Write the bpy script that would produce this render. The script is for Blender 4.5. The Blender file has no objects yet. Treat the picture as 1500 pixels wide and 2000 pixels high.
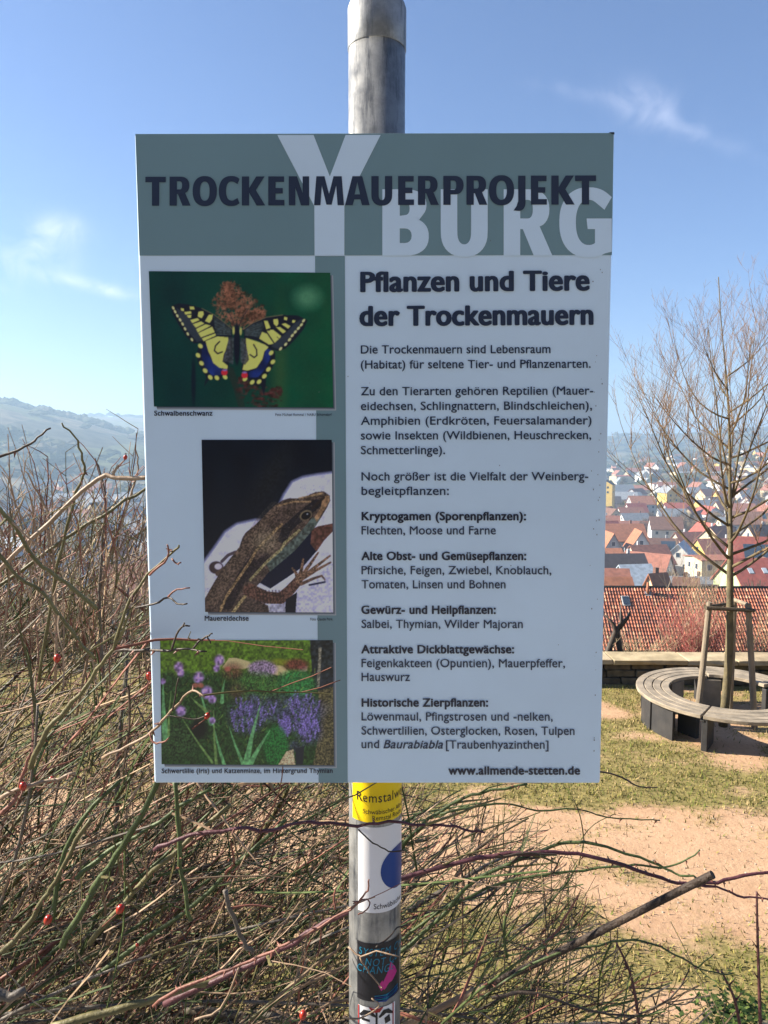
import bpy, math, random
import numpy as np
from mathutils import Vector, Matrix, noise
from mathutils.geometry import tessellate_polygon
R = math.radians
random.seed(7)
C = bpy.context.scene
col = C.collection

# ------------------------------------------------------------------ camera
CAM = Vector((0, 0, 3.6))
TILT, ROLL, F = R(4.84), R(0.195), 1444.0
fwd = Vector((0, math.cos(TILT), -math.sin(TILT)))
rt0 = Vector((1, 0, 0)); up0 = rt0.cross(fwd)
rt = rt0 * math.cos(ROLL) + up0 * math.sin(ROLL) * 1.0
up = up0 * math.cos(ROLL) - rt0 * math.sin(ROLL)
cam = bpy.data.cameras.new('camera'); cam.sensor_fit = 'VERTICAL'; cam.sensor_height = 36; cam.sensor_width = 27; cam.lens = 36 * F / 2000
cam.clip_end = 20000; cam.clip_start = .02
cam_o = bpy.data.objects.new('camera', cam); col.objects.link(cam_o)
cam_o.matrix_world = Matrix.Translation(CAM) @ Matrix((rt, up, -fwd)).transposed().to_4x4()
C.camera = cam_o

def ray(px, py):
    return fwd + rt * ((px - 750) / F) + up * ((1000 - py) / F)
def pt(px, py, Y):
    "point of the world at distance Y along +Y seen at pixel px,py of the 1500x2000 photo"
    d = ray(px, py); return CAM + d * (Y / d.y)
def ptz(px, py, z):
    d = ray(px, py); return CAM + d * ((z - CAM.z) / d.z)

# ------------------------------------------------------------------ light
SUN_AZ, SUN_EL = 81, 30          # degrees to the left of +Y, above the horizon
sun = bpy.data.lights.new('sun', 'SUN'); sun.energy = 5.0; sun.angle = R(.53); sun.color = (1, .9, .75)
sun_o = bpy.data.objects.new('sun', sun); col.objects.link(sun_o)
sd = Vector((-math.sin(R(SUN_AZ)) * math.cos(R(SUN_EL)), math.cos(R(SUN_AZ)) * math.cos(R(SUN_EL)), math.sin(R(SUN_EL))))
sun_o.rotation_euler = sd.to_track_quat('Z', 'Y').to_euler()
W = bpy.data.worlds.new('World'); C.world = W; W.use_nodes = True
wt = W.node_tree; bg = wt.nodes['Background']
sky = wt.nodes.new('ShaderNodeTexSky'); sky.sky_type = 'NISHITA'; sky.sun_disc = False
sky.sun_elevation = R(SUN_EL); sky.sun_rotation = R(-SUN_AZ)
sky.altitude = 300; sky.air_density = 1.0; sky.dust_density = 0.5; sky.ozone_density = 4.5
bg.inputs[1].default_value = .05
C.view_settings.view_transform = 'Standard'; C.view_settings.look = 'None'; C.view_settings.gamma = 1
C.view_settings.use_curve_mapping = False; C.view_settings.exposure = 1.75

def wm(op, a, b=None):
    n = wt.nodes.new('ShaderNodeMath'); n.operation = op
    for i, v in enumerate((a, b)):
        if v is None: continue
        if isinstance(v, (int, float)): n.inputs[i].default_value = v
        else: wt.links.new(v, n.inputs[i])
    return n.outputs[0]
def wdot(a, vec):
    n = wt.nodes.new('ShaderNodeVectorMath'); n.operation = 'DOT_PRODUCT'
    wt.links.new(a, n.inputs[0]); n.inputs[1].default_value = vec; return n.outputs['Value']
tc = wt.nodes.new('ShaderNodeTexCoord').outputs['Generated']
nz = wt.nodes.new('ShaderNodeTexNoise'); nz.inputs['Scale'].default_value = 22; nz.inputs['Detail'].default_value = 7
nz.inputs['Distortion'].default_value = 1.2
wt.links.new(tc, nz.inputs['Vector'])
def wisp(p0, p1, width, amt):
    a, b = ray(*p0).normalized(), ray(*p1).normalized()
    c = (a + b) / 2; t = (b - a); L = t.length / 2; t.normalize(); n = c.cross(t).normalized()
    u = wm('DIVIDE', wm('SUBTRACT', wdot(tc, t), c.dot(t)), L)
    v = wm('DIVIDE', wm('SUBTRACT', wdot(tc, n), c.dot(n)), width)
    fr = wm('GREATER_THAN', wdot(tc, c.normalized()), .5)
    m = wm('EXPONENT', wm('MULTIPLY', wm('ADD', wm('POWER', wm('ABSOLUTE', u), 2), wm('POWER', wm('ABSOLUTE', v), 2)), -1.2))
    n2 = wm('MULTIPLY', wm('SUBTRACT', nz.outputs['Fac'], .33), 3.2)
    return wm('MULTIPLY', wm('MULTIPLY', wm('MULTIPLY', m, fr), wm('MAXIMUM', n2, 0)), amt)
tot = wisp((1040, 165), (1240, 200), .008, .10)
for args in [((1205, 178), (1330, 232), .022, .24), ((1260, 225), (1470, 302), .009, .17),
             ((70, 455), (165, 450), .016, .55), ((30, 470), (150, 520), .03, .30), ((60, 530), (290, 585), .008, .5), ((-60, 560), (60, 480), .03, .2)]:
    tot = wm('ADD', tot, wisp(*args))
tot = wm('MINIMUM', tot, .8)
mx = wt.nodes.new('ShaderNodeMix'); mx.data_type = 'RGBA'
wt.links.new(tot, mx.inputs['Factor']); wt.links.new(sky.outputs[0], mx.inputs['A']); mx.inputs['B'].default_value = (8.5, 8.6, 8.8, 1)
tn_ = wt.nodes.new('ShaderNodeMix'); tn_.data_type = 'RGBA'; tn_.blend_type = 'MULTIPLY'; tn_.inputs['Factor'].default_value = 1
wt.links.new(mx.outputs['Result'], tn_.inputs['A']); tn_.inputs['B'].default_value = (.92, .935, 1.08, 1)
wt.links.new(tn_.outputs['Result'], bg.inputs[0])

# ------------------------------------------------------------------ materials
def mat(name, color, rough=.8, color2=None, scale=5, detail=4, bump=0, bscale=None, spec=.3, metal=0, attr=False, stretch=None, thr=(.35, .65), coat=0):
    m = bpy.data.materials.new(name); m.use_nodes = True; t = m.node_tree; b = t.nodes['Principled BSDF']
    b.inputs['Roughness'].default_value = rough; b.inputs['Metallic'].default_value = metal
    b.inputs['Specular IOR Level'].default_value = spec; b.inputs['Coat Weight'].default_value = coat
    co = t.nodes.new('ShaderNodeTexCoord').outputs['Object']
    if stretch:
        mp = t.nodes.new('ShaderNodeMapping'); mp.inputs['Scale'].default_value = stretch; t.links.new(co, mp.inputs[0]); co = mp.outputs[0]
    c2 = color2 or tuple(min(1, c * .75) for c in color)
    n = t.nodes.new('ShaderNodeTexNoise'); n.inputs['Scale'].default_value = scale; n.inputs['Detail'].default_value = detail; t.links.new(co, n.inputs['Vector'])
    mr = t.nodes.new('ShaderNodeMapRange'); mr.inputs[1].default_value = thr[0]; mr.inputs[2].default_value = thr[1]; t.links.new(n.outputs['Fac'], mr.inputs[0])
    mi = t.nodes.new('ShaderNodeMix'); mi.data_type = 'RGBA'; t.links.new(mr.outputs[0], mi.inputs['Factor'])
    mi.inputs['A'].default_value = (*color, 1); mi.inputs['B'].default_value = (*c2, 1)
    out = mi.outputs['Result']
    if attr:
        at = t.nodes.new('ShaderNodeAttribute'); at.attribute_name = 'Col'
        mu = t.nodes.new('ShaderNodeMix'); mu.data_type = 'RGBA'; mu.blend_type = 'MULTIPLY'; mu.inputs['Factor'].default_value = 1
        t.links.new(out, mu.inputs['A']); t.links.new(at.outputs['Color'], mu.inputs['B']); out = mu.outputs['Result']
    t.links.new(out, b.inputs['Base Color'])
    if bump:
        bn = t.nodes.new('ShaderNodeBump'); bn.inputs['Strength'].default_value = bump; bn.inputs['Distance'].default_value = .01
        n2 = t.nodes.new('ShaderNodeTexNoise'); n2.inputs['Scale'].default_value = bscale or scale * 3; n2.inputs['Detail'].default_value = 6
        t.links.new(co, n2.inputs['Vector']); t.links.new(n2.outputs['Fac'], bn.inputs['Height']); t.links.new(bn.outputs[0], b.inputs['Normal'])
    return m

# ------------------------------------------------------------------ mesh helpers
def link(name, me, m=None, parent=None):
    o = bpy.data.objects.new(name, me); col.objects.link(o)
    if m is not None and me is not None and not me.materials: me.materials.append(m)
    if parent is not None: o.parent = parent
    return o
def tag(o, label=None, cat=None, group=None, kind=None):
    if label: o['label'] = label
    if cat: o['category'] = cat
    if group: o['group'] = group
    if kind: o['kind'] = kind
    return o
def thing(name, loc, label, cat, group=None, rz=0):
    o = bpy.data.objects.new(name, None); col.objects.link(o); o.location = loc; o.rotation_euler = (0, 0, rz); o.empty_display_size = .1
    return tag(o, label, cat, group)
def copy_tree(o, parent=None):
    c = o.copy(); col.objects.link(c); c.parent = parent
    for ch in list(o.children): copy_tree(ch, c)
    return c

class MB:
    def __init__(s): s.v = []; s.f = []; s.c = []; s.col = (1, 1, 1)
    def add(s, vs, fs):
        k = len(s.v); s.v.extend(tuple(p) for p in vs); s.f.extend(tuple(i + k for i in f) for f in fs); s.c.extend([s.col] * len(vs))
    def box(s, c, d, rz=0, rx=0, ry=0, taper=1):
        M = Matrix.Rotation(rz, 3, 'Z') @ Matrix.Rotation(ry, 3, 'Y') @ Matrix.Rotation(rx, 3, 'X'); c = Vector(c)
        vs = []
        for z in (-.5, .5):
            k = taper if z > 0 else 1
            for x, y in ((-.5, -.5), (.5, -.5), (.5, .5), (-.5, .5)): vs.append(c + M @ Vector((x * d[0] * k, y * d[1] * k, z * d[2])))
        s.add(vs, [(3, 2, 1, 0), (4, 5, 6, 7), (0, 1, 5, 4), (1, 2, 6, 5), (2, 3, 7, 6), (3, 0, 4, 7)])
    def tube(s, pts, rad, n=5, cap=True):
        m = len(pts)
        if not isinstance(rad, (list, tuple)): rad = [rad] * m
        vs = []; ref = None
        for i, p in enumerate(pts):
            a = pts[max(i - 1, 0)]; b = pts[min(i + 1, m - 1)]
            t = (b - a)
            if t.length < 1e-9: t = Vector((0, 0, 1))
            t.normalize()
            if ref is None: ref = t.orthogonal().normalized()
            ref = (ref - t * ref.dot(t))
            if ref.length < 1e-6: ref = t.orthogonal()
            ref.normalize(); bi = t.cross(ref)
            for k in range(n):
                an = 2 * math.pi * k / n; vs.append(p + (ref * math.cos(an) + bi * math.sin(an)) * rad[i])
        fs = []
        for i in range(m - 1):
            for k in range(n):
                k2 = (k + 1) % n; fs.append((i * n + k, i * n + k2, (i + 1) * n + k2, (i + 1) * n + k))
        if cap: fs.append(tuple(range(n - 1, -1, -1))); fs.append(tuple((m - 1) * n + k for k in range(n)))
        s.add(vs, fs)
    def lathe(s, c, prof, n=24):
        vs = []; c = Vector(c)
        for r, z in prof:
            for k in range(n):
                a = 2 * math.pi * k / n; vs.append(c + Vector((r * math.cos(a), r * math.sin(a), z)))
        fs = [(i * n + k, i * n + (k + 1) % n, (i + 1) * n + (k + 1) % n, (i + 1) * n + k) for i in range(len(prof) - 1) for k in range(n)]
        fs.append(tuple(range(n - 1, -1, -1))); fs.append(tuple((len(prof) - 1) * n + k for k in range(n)))
        s.add(vs, fs)
    def mesh(s, name, smooth=False, colors=False):
        me = bpy.data.meshes.new(name); me.from_pydata(s.v, [], s.f); me.update()
        if smooth: me.polygons.foreach_set('use_smooth', [True] * len(me.polygons))
        if colors:
            a = me.color_attributes.new('Col', 'FLOAT_COLOR', 'POINT')
            arr = np.ones((len(s.v), 4), np.float32); arr[:, :3] = np.array(s.c, np.float32); a.data.foreach_set('color', arr.ravel())
        return me
    def build(s, name, m, parent=None, smooth=False, colors=False):
        return link(name, s.mesh(name, smooth, colors), m, parent)
def bevel(o, w, seg=2):
    b = o.modifiers.new('b', 'BEVEL'); b.width = w; b.segments = seg; b.limit_method = 'ANGLE'; return o

# ------------------------------------------------------------------ terrain
def sst(a, b, x):
    t = max(0, min(1, (x - a) / (b - a))); return t * t * (3 - 2 * t)
def lerp(x, xs, ys): return float(np.interp(x, xs, ys))
def height(x, y):
    r = math.hypot(x, y)
    if y < 1.9: return 1.7 + min(75, max(0, -y - 7) * .55) * sst(-400, 0, 300 - abs(x))  # unseen vineyard slope behind the viewer, steepened to cut skylight on the board
    base = -36 * (1 - math.exp(-max(0, y - 12.6) / 75.0)) - (.35 if y < 13 else 0)
    a = x / y
    h = base
    w = sst(-.12, -.3, a) if a < 0 else 0
    H1 = lerp(a, [-3, -1, -.52, -.475, -.415, -.3, -.2, -.1], [104, 104, 104, 93, 80, 46, 15, 0])
    d1 = sst(560, 1200, r)
    h += H1 * (d1 ** 1.25)
    H2 = lerp(a, [-.6, -.3, 0, .2, .35, .8], [122, 122, 96, 70, 58, 60])
    h += max(0, H2 - H1) * sst(1400, 2100, r) if a < 0 else H2 * sst(1400, 2200, r)
    if a > .1:
        h += sst(.2, .5, a) * 33 * sst(480, 1200, r)
    h += noise.noise(Vector((x * .004, y * .004, 0))) * min(14, r * .008) * sst(300, 1500, r)
    h += noise.noise(Vector((x * .03, y * .03, 3))) * 1.2 * sst(40, 150, r)
    return h

def terrain():
    nr, na = 120, 300
    rs = [14 * (6200 / 14) ** (i / (nr - 1)) for i in range(nr)]
    vs = [(0, 0, -1)]; fs = []
    ang = []
    # finer columns inside the view
    for k in range(na):
        t = k / na; ang.append(math.pi * 2 * t + .75 * math.sin(2 * math.pi * t) * 1.0)
    for r_ in rs:
        for a in ang:
            x, y = -r_ * math.sin(a - math.pi), -r_ * math.cos(a - math.pi) * -1
            y = -r_ * math.cos(a)
            x = r_ * math.sin(a)
            vs.append((x, y, height(x, y)))
    for i in range(nr - 1):
        for k in range(na):
            k2 = (k + 1) % na; a = 1 + i * na
            fs.append((a + k, a + k2, a + na + k2, a + na + k))
    me = bpy.data.meshes.new('terrain'); me.from_pydata(vs, [], fs); me.update()
    return me
m = bpy.data.materials.new('terrain'); m.use_nodes = True; t = m.node_tree; b = t.nodes['Principled BSDF']; b.inputs['Roughness'].default_value = .95; b.inputs['Specular IOR Level'].default_value = .1
geo = t.nodes.new('ShaderNodeNewGeometry').outputs['Position']
vor = t.nodes.new('ShaderNodeTexVoronoi'); vor.inputs['Scale'].default_value = .011; t.links.new(geo, vor.inputs['Vector'])
mp = t.nodes.new('ShaderNodeMapping'); mp.inputs['Scale'].default_value = (1, .55, 1); t.links.new(geo, mp.inputs[0]); t.links.new(mp.outputs[0], vor.inputs['Vector'])
cr = t.nodes.new('ShaderNodeValToRGB'); cr.color_ramp.interpolation = 'CONSTANT'
for i, (p, c) in enumerate([(0, (.10, .10, .045)), (.2, (.16, .135, .08)), (.38, (.12, .13, .05)), (.55, (.19, .155, .10)), (.7, (.08, .07, .045)), (.85, (.14, .15, .06))]):
    e = cr.color_ramp.elements[i] if i < 2 else cr.color_ramp.elements.new(p); e.position = p; e.color = (*c, 1)
sep = t.nodes.new('ShaderNodeSeparateColor'); t.links.new(vor.outputs['Color'], sep.inputs[0]); t.links.new(sep.outputs[0], cr.inputs[0])
n = t.nodes.new('ShaderNodeTexNoise'); n.inputs['Scale'].default_value = .05; n.inputs['Detail'].default_value = 8; t.links.new(geo, n.inputs['Vector'])
mi = t.nodes.new('ShaderNodeMix'); mi.data_type = 'RGBA'; mi.blend_type = 'MULTIPLY'; mi.inputs['Factor'].default_value = .8
cr2 = t.nodes.new('ShaderNodeValToRGB'); cr2.color_ramp.elements[0].position = .38; cr2.color_ramp.elements[0].color = (.35, .32, .3, 1); cr2.color_ramp.elements[1].position = .62; cr2.color_ramp.elements[1].color = (1, 1, 1, 1)
t.links.new(n.outputs['Fac'], cr2.inputs[0]); t.links.new(cr.outputs[0], mi.inputs['A']); t.links.new(cr2.outputs[0], mi.inputs['B']); t.links.new(mi.outputs['Result'], b.inputs['Base Color'])
ter = link('terrain', terrain(), m); tag(ter, kind='structure')

# lawn sheet -----------------------------------------------------------
TREE = ptz(1414, 1420, 0); TREE.z = 0
BC = Vector((TREE.x + .02, 9.46, 0))
def lawn_z(x, y): return noise.noise(Vector((x * .5, y * .5, 1))) * .03 + noise.noise(Vector((x * 2.2, y * 2.2, 5))) * .012
def dirtness(x, y):
    "1 = bare earth, 0 = grass"
    n1 = noise.fractal(Vector((x * .7, y * 1.0, 2)), .9, 2, 4) * .28 - .12
    path = 1 - abs((y + .08 * x - 6.45) / 1.15) ** 2
    d = math.hypot(x - BC.x, y - BC.y)
    ringd = 1.25 - abs(d - .5) / 1.1 if d < 2.3 else -1
    left = 1.0 - ((x - 3.0) / .55) ** 2 - ((y - 9.9) / .55) ** 2
    n2 = noise.noise(Vector((x * 3.1, y * 4.0, 8))) * .35
    return max(path * .95, ringd * .55, left, .18 if y < 5.3 else 0) + n1 + n2 + noise.noise(Vector((x * 1.3, y * 2.6, 20))) * .62
def lawn():
    xs = np.arange(-14, 15.01, .09); ys = np.arange(1.96, 12.4, .09)
    vs = []; cs = []
    for y in ys:
        for x in xs:
            vs.append((x, y, lawn_z(x, y))); d = dirtness(x, y); cs.append(max(0, min(1, d * 1.6 + .1)))
    nx = len(xs); fs = [(j * nx + i, j * nx + i + 1, (j + 1) * nx + i + 1, (j + 1) * nx + i) for j in range(len(ys) - 1) for i in range(nx - 1)]
    me = bpy.data.meshes.new('lawn'); me.from_pydata(vs, [], fs); me.update()
    a = me.color_attributes.new('Col', 'FLOAT_COLOR', 'POINT'); arr = np.ones((len(vs), 4), np.float32); arr[:, 0] = cs; arr[:, 1] = cs; arr[:, 2] = cs; a.data.foreach_set('color', arr.ravel())
    me.polygons.foreach_set('use_smooth', [True] * len(me.polygons))
    return me
m = bpy.data.materials.new('lawn'); m.use_nodes = True; t = m.node_tree; b = t.nodes['Principled BSDF']; b.inputs['Roughness'].default_value = .95; b.inputs['Specular IOR Level'].default_value = .1
co = t.nodes.new('ShaderNodeTexCoord').outputs['Object']
def tn(scale, detail=6, rough=.6):
    n = t.nodes.new('ShaderNodeTexNoise'); n.inputs['Scale'].default_value = scale; n.inputs['Detail'].default_value = detail; n.inputs['Roughness'].default_value = rough; t.links.new(co, n.inputs['Vector']); return n.outputs['Fac']
def ramp(f, a, b_, ca, cb):
    r = t.nodes.new('ShaderNodeValToRGB'); r.color_ramp.elements[0].position = a; r.color_ramp.elements[1].position = b_
    r.color_ramp.elements[0].color = (*ca, 1); r.color_ramp.elements[1].color = (*cb, 1); t.links.new(f, r.inputs[0]); return r.outputs[0]
def mixc(f, a, b_, mode='MIX'):
    n = t.nodes.new('ShaderNodeMix'); n.data_type = 'RGBA'; n.blend_type = mode
    if isinstance(f, float): n.inputs['Factor'].default_value = f
    else: t.links.new(f, n.inputs['Factor'])
    t.links.new(a, n.inputs['A']); t.links.new(b_, n.inputs['B']); return n.outputs['Result']
at = t.nodes.new('ShaderNodeAttribute'); at.attribute_name = 'Col'
dirt = ramp(tn(1.6), .35, .68, (.40, .25, .150), (.49, .325, .205))
dirt = mixc(ramp(tn(24, 8, .7), .5, .6, (0, 0, 0), (1, 1, 1)), dirt, ramp(tn(9), .3, .7, (.31, .18, .105), (.54, .37, .24)))
gr = ramp(tn(14, 8, .7), .35, .65, (.13, .115, .04), (.29, .235, .095))
f2 = t.nodes.new('ShaderNodeMath'); f2.operation = 'ADD'; t.links.new(at.outputs['Fac'], f2.inputs[0])
f3 = t.nodes.new('ShaderNodeMath'); f3.operation = 'MULTIPLY_ADD'; t.links.new(tn(18, 6, .7), f3.inputs[0]); f3.inputs[1].default_value = 1.6; f3.inputs[2].default_value = -.8
t.links.new(f3.outputs[0], f2.inputs[1])
fm = t.nodes.new('ShaderNodeMapRange'); fm.inputs[1].default_value = .2; fm.inputs[2].default_value = .85; t.links.new(f2.outputs[0], fm.inputs[0])
t.links.new(mixc(fm.outputs[0], gr, dirt), b.inputs['Base Color'])
bn = t.nodes.new('ShaderNodeBump'); bn.inputs['Strength'].default_value = .6; bn.inputs['Distance'].default_value = .025; t.links.new(tn(16, 9, .75), bn.inputs['Height']); t.links.new(bn.outputs[0], b.inputs['Normal'])
lawn_o = link('lawn', lawn(), m); tag(lawn_o, kind='structure')

# terrace the viewer stands on, its front wall and coping ----------------
M_STONE = mat('sandstone', (.42, .345, .23), .9, (.27, .22, .145), 4, 8, .6, 30, attr=True)
M_DARKSTONE = mat('dark wall stone', (.15, .125, .085), .95, (.06, .052, .04), 5, 8, .8, 26, attr=True)
M_EARTH = mat('terrace gravel', (.31, .295, .27), .95, (.22, .21, .195), 3, 8, .8, 20)
q = MB(); q.box((0, -14.1, .97), (34, 31.6, 1.9)); o = q.build('terrace_ground', M_EARTH); tag(o, kind='structure')
tw = thing('terrace_wall', (0, 1.75, 0), 'dry stone terrace wall with rough grey coping at the very bottom of the view', 'stone wall')
mesh_cache = {}
def rough_block(seed, d, amp=.06):
    rnd = random.Random(seed); bmv = MB(); nx, ny, nz_ = 3, 2, 1
    # box subdivided along x, jittered
    vs = []; X = 4
    for i in range(X):
        x = (i / (X - 1) - .5) * d[0]
        for (y, z) in ((-.5, -.5), (.5, -.5), (.5, .5), (-.5, .5)):
            vs.append((x + rnd.uniform(-1, 1) * amp * .3 * d[1], y * d[1] * (1 + rnd.uniform(-1, 1) * amp), z * d[2] * (1 + rnd.uniform(-1, 1) * amp)))
    fs = [(3, 2, 1, 0), tuple((X - 1) * 4 + k for k in range(4))]
    for i in range(X - 1):
        for k in range(4): a = i * 4; k2 = (k + 1) % 4; fs.append((a + k, a + k2, a + 4 + k2, a + 4 + k))
    c = rnd.uniform(.7, 1.2); bmv.col = (c, c * rnd.uniform(.94, 1), c * rnd.uniform(.86, 1)); bmv.add(vs, fs); return bmv
def stone(name, seed, d, loc, m, parent, amp=.06, rz=0):
    o = rough_block(seed, d, amp).build(name, m, parent, colors=True); o.location = loc; o.rotation_euler = (0, 0, rz); bevel(o, .012); return o
x = -5.0; k = 0
while x < 5.5:
    w = random.uniform(.45, .7); stone('coping_stone', k, (w - .012, .42, .10), (x + w / 2, .0 + random.uniform(-.01, .01), 1.955), M_STONE, tw, .08); x += w; k += 1
for r_ in range(4):
    x = -5.0 + .2 * r_
    while x < 5.3:
        w = random.uniform(.4, .8); stone('wall_stone', 100 + k, (w - .02, .3, .44), (x + w / 2, 0, .23 + r_ * .46), M_DARKSTONE, tw, .05); x += w; k += 1

# ------------------------------------------------------------------ low stone wall beyond the bench
WY = 11.05
wl = thing('garden_wall', (0, WY, 0), 'low dry stone wall with pale slab coping behind the ring bench', 'stone wall')
x = -.9; k = 500
while x < 11:
    w = random.uniform(.7, 1.25); stone('coping_slab', k, (w - .008, .50, .075), (x + w / 2, .2 + random.uniform(-.012, .012), .385 + random.uniform(-.006, .006)), M_STONE, wl, .07); x += w; k += 1
for r_, (z, hh) in enumerate(((.06, .115), (.18, .115), (.29, .095))):
    x = -.9 + .1 * r_
    while x < 11:
        w = random.uniform(.28, .7); stone('wall_stone', k, (w - .025, .36, hh - .012), (x + w / 2, .2 + random.uniform(0, .035), z), M_DARKSTONE, wl, .09); x += w; k += 1
q = MB(); q.box((5, .25, .17), (11.6, .22, .34)); q.build('wall_core', M_DARKSTONE, wl, colors=True)

# ------------------------------------------------------------------ ring bench
M_SLAT = mat('weathered bench timber', (.33, .275, .205), .75, (.20, .17, .13), 6, 8, .5, 40, stretch=(1, 1, 4))
M_LEG = mat('dark steel slab', (.045, .043, .042), .6, (.028, .028, .03), 6, 6, .2, 30)
M_LEG2 = mat('concrete leg', (.25, .22, .18), .8, (.17, .15, .12), 6, 6, .2, 30)
bench = thing('ring_bench', tuple(BC), 'round grey timber bench circling the young tree in sections', 'bench')
def arc_slat(r0, r1, a0, a1, z0, z1, n=None):
    n = n or max(6, int(abs(a1 - a0) / R(6))); q = MB(); vs = []
    for i in range(n + 1):
        a = a0 + (a1 - a0) * i / n
        for r_, z in ((r0, z0), (r1, z0), (r1, z1), (r0, z1)): vs.append((r_ * math.sin(a), -r_ * math.cos(a), z))
    fs = [(0, 1, 2, 3), tuple(n * 4 + j for j in (3, 2, 1, 0))]
    for i in range(n):
        for j in range(4): a = i * 4; j2 = (j + 1) % 4; fs.append((a + j2, a + j, a + 4 + j, a + 4 + j2))
    q.add(vs, fs); return q
# angle 0 = towards the viewer, negative = left
RO, RI, SH = 1.10, .68, .45
segs = [(26, -37, 0, 0), (-38, -128, 0, 0), (-129, -186, 0, 0), (-187, -250, .025, .0)]
for (a0, a1, dz, dr) in segs:
    for s in range(4):
        wd = (RO - RI - .036) / 4; ro = RO - s * (wd + .012) + dr
        o = arc_slat(ro - wd, ro, R(a0 - .3), R(a1 + .3), SH - .045 + dz, SH + dz).build('slat', M_SLAT, bench); bevel(o, .006)
def leg(a, r0, r1, th, m, hgt=SH - .05, name='leg', top=None):
    q = MB(); rm = (r0 + r1) / 2; q.box((0, 0, hgt / 2), (th, r1 - r0, hgt))
    o = q.build(name, m, bench); o.location = (rm * math.sin(a), -rm * math.cos(a), 0); o.rotation_euler = (0, 0, a); return bevel(o, .006)
for a in (24, -36, -80, -127, -185, -248): leg(R(a), RI + .03, RO - .03, .07, M_LEG)
for a in (-60, -100, -145, -190): leg(R(a), RI - .01, RI + .05, .28, M_LEG2 if a != -60 else M_LEG, name='leg')
# curved dark apron under the left segment
o = arc_slat(RO - .09, RO - .05, R(-96), R(-58), .0, SH - .05).build('apron_panel', M_LEG, bench)
for s in (26, -37.5, -128.5): # crossbars under the slats
    o = leg(R(s), RI + .02, RO - .02, .05, M_LEG, .03, 'crossbar'); o.location.z = SH - .085

# ------------------------------------------------------------------ young tree, stakes
M_BARK = mat('young bark', (.165, .135, .08), .85, (.085, .072, .05), 9, 7, .6, 60, attr=True)
M_STAKE = mat('stake wood', (.28, .225, .16), .8, (.17, .14, .105), 5, 8, .4, 50, stretch=(3, 3, .6))
M_RAIL = mat('dark half round rail', (.10, .075, .05), .85, (.06, .05, .035), 8, 6, .4, 40)
tree = thing('young_tree', tuple(TREE), 'young leafless tree in the middle of the ring bench', 'tree')
def curve_path(p, d, L, n, up_pull=0, wob=.08, rnd=random):
    pts = [p.copy()]; d = d.normalized(); st = L / n
    for i in range(n):
        d = (d + Vector((rnd.uniform(-wob, wob), rnd.uniform(-wob, wob), rnd.uniform(-wob, wob) + up_pull))).normalized()
        p = p + d * st; pts.append(p.copy())
    return pts
rt_ = random.Random(31)
tp = []; H = 5.75
for i in range(15):
    z = H * i / 14; tp.append(Vector((.03 * math.sin(z * 1.9) - max(0, z - 2.5) * .085, .03 * math.cos(z * 1.3), z)))
q = MB(); q.col = (1, 1, .9); q.tube(tp, [max(.006, .056 - .0075 * H * i / 14 - (.012 if i > 5 else 0)) for i in range(15)], 10); q.build('trunk', M_BARK, tree, True, True)
tw_mb = MB()
def whips(pts, r0, lvl, rnd):
    m_ = len(pts)
    cnt = {1: 9 if r0 > .0125 else 5, 2: 5 if r0 > .004 else 3, 3: 3}[lvl]
    for c in range(cnt):
        u = rnd.uniform(.22, .98); i = min(m_ - 2, int(u * (m_ - 1))); p = pts[i].lerp(pts[i + 1], rnd.random()); d0 = (pts[i + 1] - pts[i]).normalized()
        side = Vector((rnd.uniform(-1, 1), rnd.uniform(-1, 1), rnd.uniform(-.2, .9))).normalized()
        L = {1: rnd.uniform(.45, 1.15), 2: rnd.uniform(.2, .6), 3: rnd.uniform(.06, .22)}[lvl] * (1.1 - .4 * u)
        pp = curve_path(p, d0 * .75 + side * .75, L, 5, .09, .07, rnd); rr = r0 * {1: .5, 2: .55, 3: .6}[lvl] * (1.15 - u * .5)
        g = rnd.uniform(.8, 1.4); tw_mb.col = (1.25 * g, .95 * g, .85 * g)
        tw_mb.tube(pp, [max(.0013, rr * .75 * (1 - .8 * k / 5)) for k in range(6)], 4 if lvl == 1 else 3, False)
        if lvl < 3: whips(pp, rr, lvl + 1, rnd)
limbs = []
for i in range(27):
    z = 2.02 + (i / 27) ** 1.35 * 2.6 + rt_.uniform(-.04, .04); an = i * 2.4 + .4
    L = lerp(z, [2, 2.6, 4, 5.2], [2.1, 2.3, 1.35, .5]) * rt_.uniform(.85, 1.12)
    if i in (3, 6): L *= 1.25
    d = Vector((math.cos(an), math.sin(an), rt_.uniform(.22, .6)))
    base = Vector((np.interp(z, [p.z for p in tp], [p.x for p in tp]), 0, z))
    pp = curve_path(base, d, L, 9, .13, .11, rt_); r0 = lerp(z, [2, 3.5, 5.2], [.021, .0145, .007])
    q = MB(); q.col = (1, .95, .85); q.tube(pp, [max(.003, r0 * (1 - .85 * k / 9)) for k in range(10)], 7); q.build('limb', M_BARK, tree, True, True)
    whips(pp, r0, 1, rt_)
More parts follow.
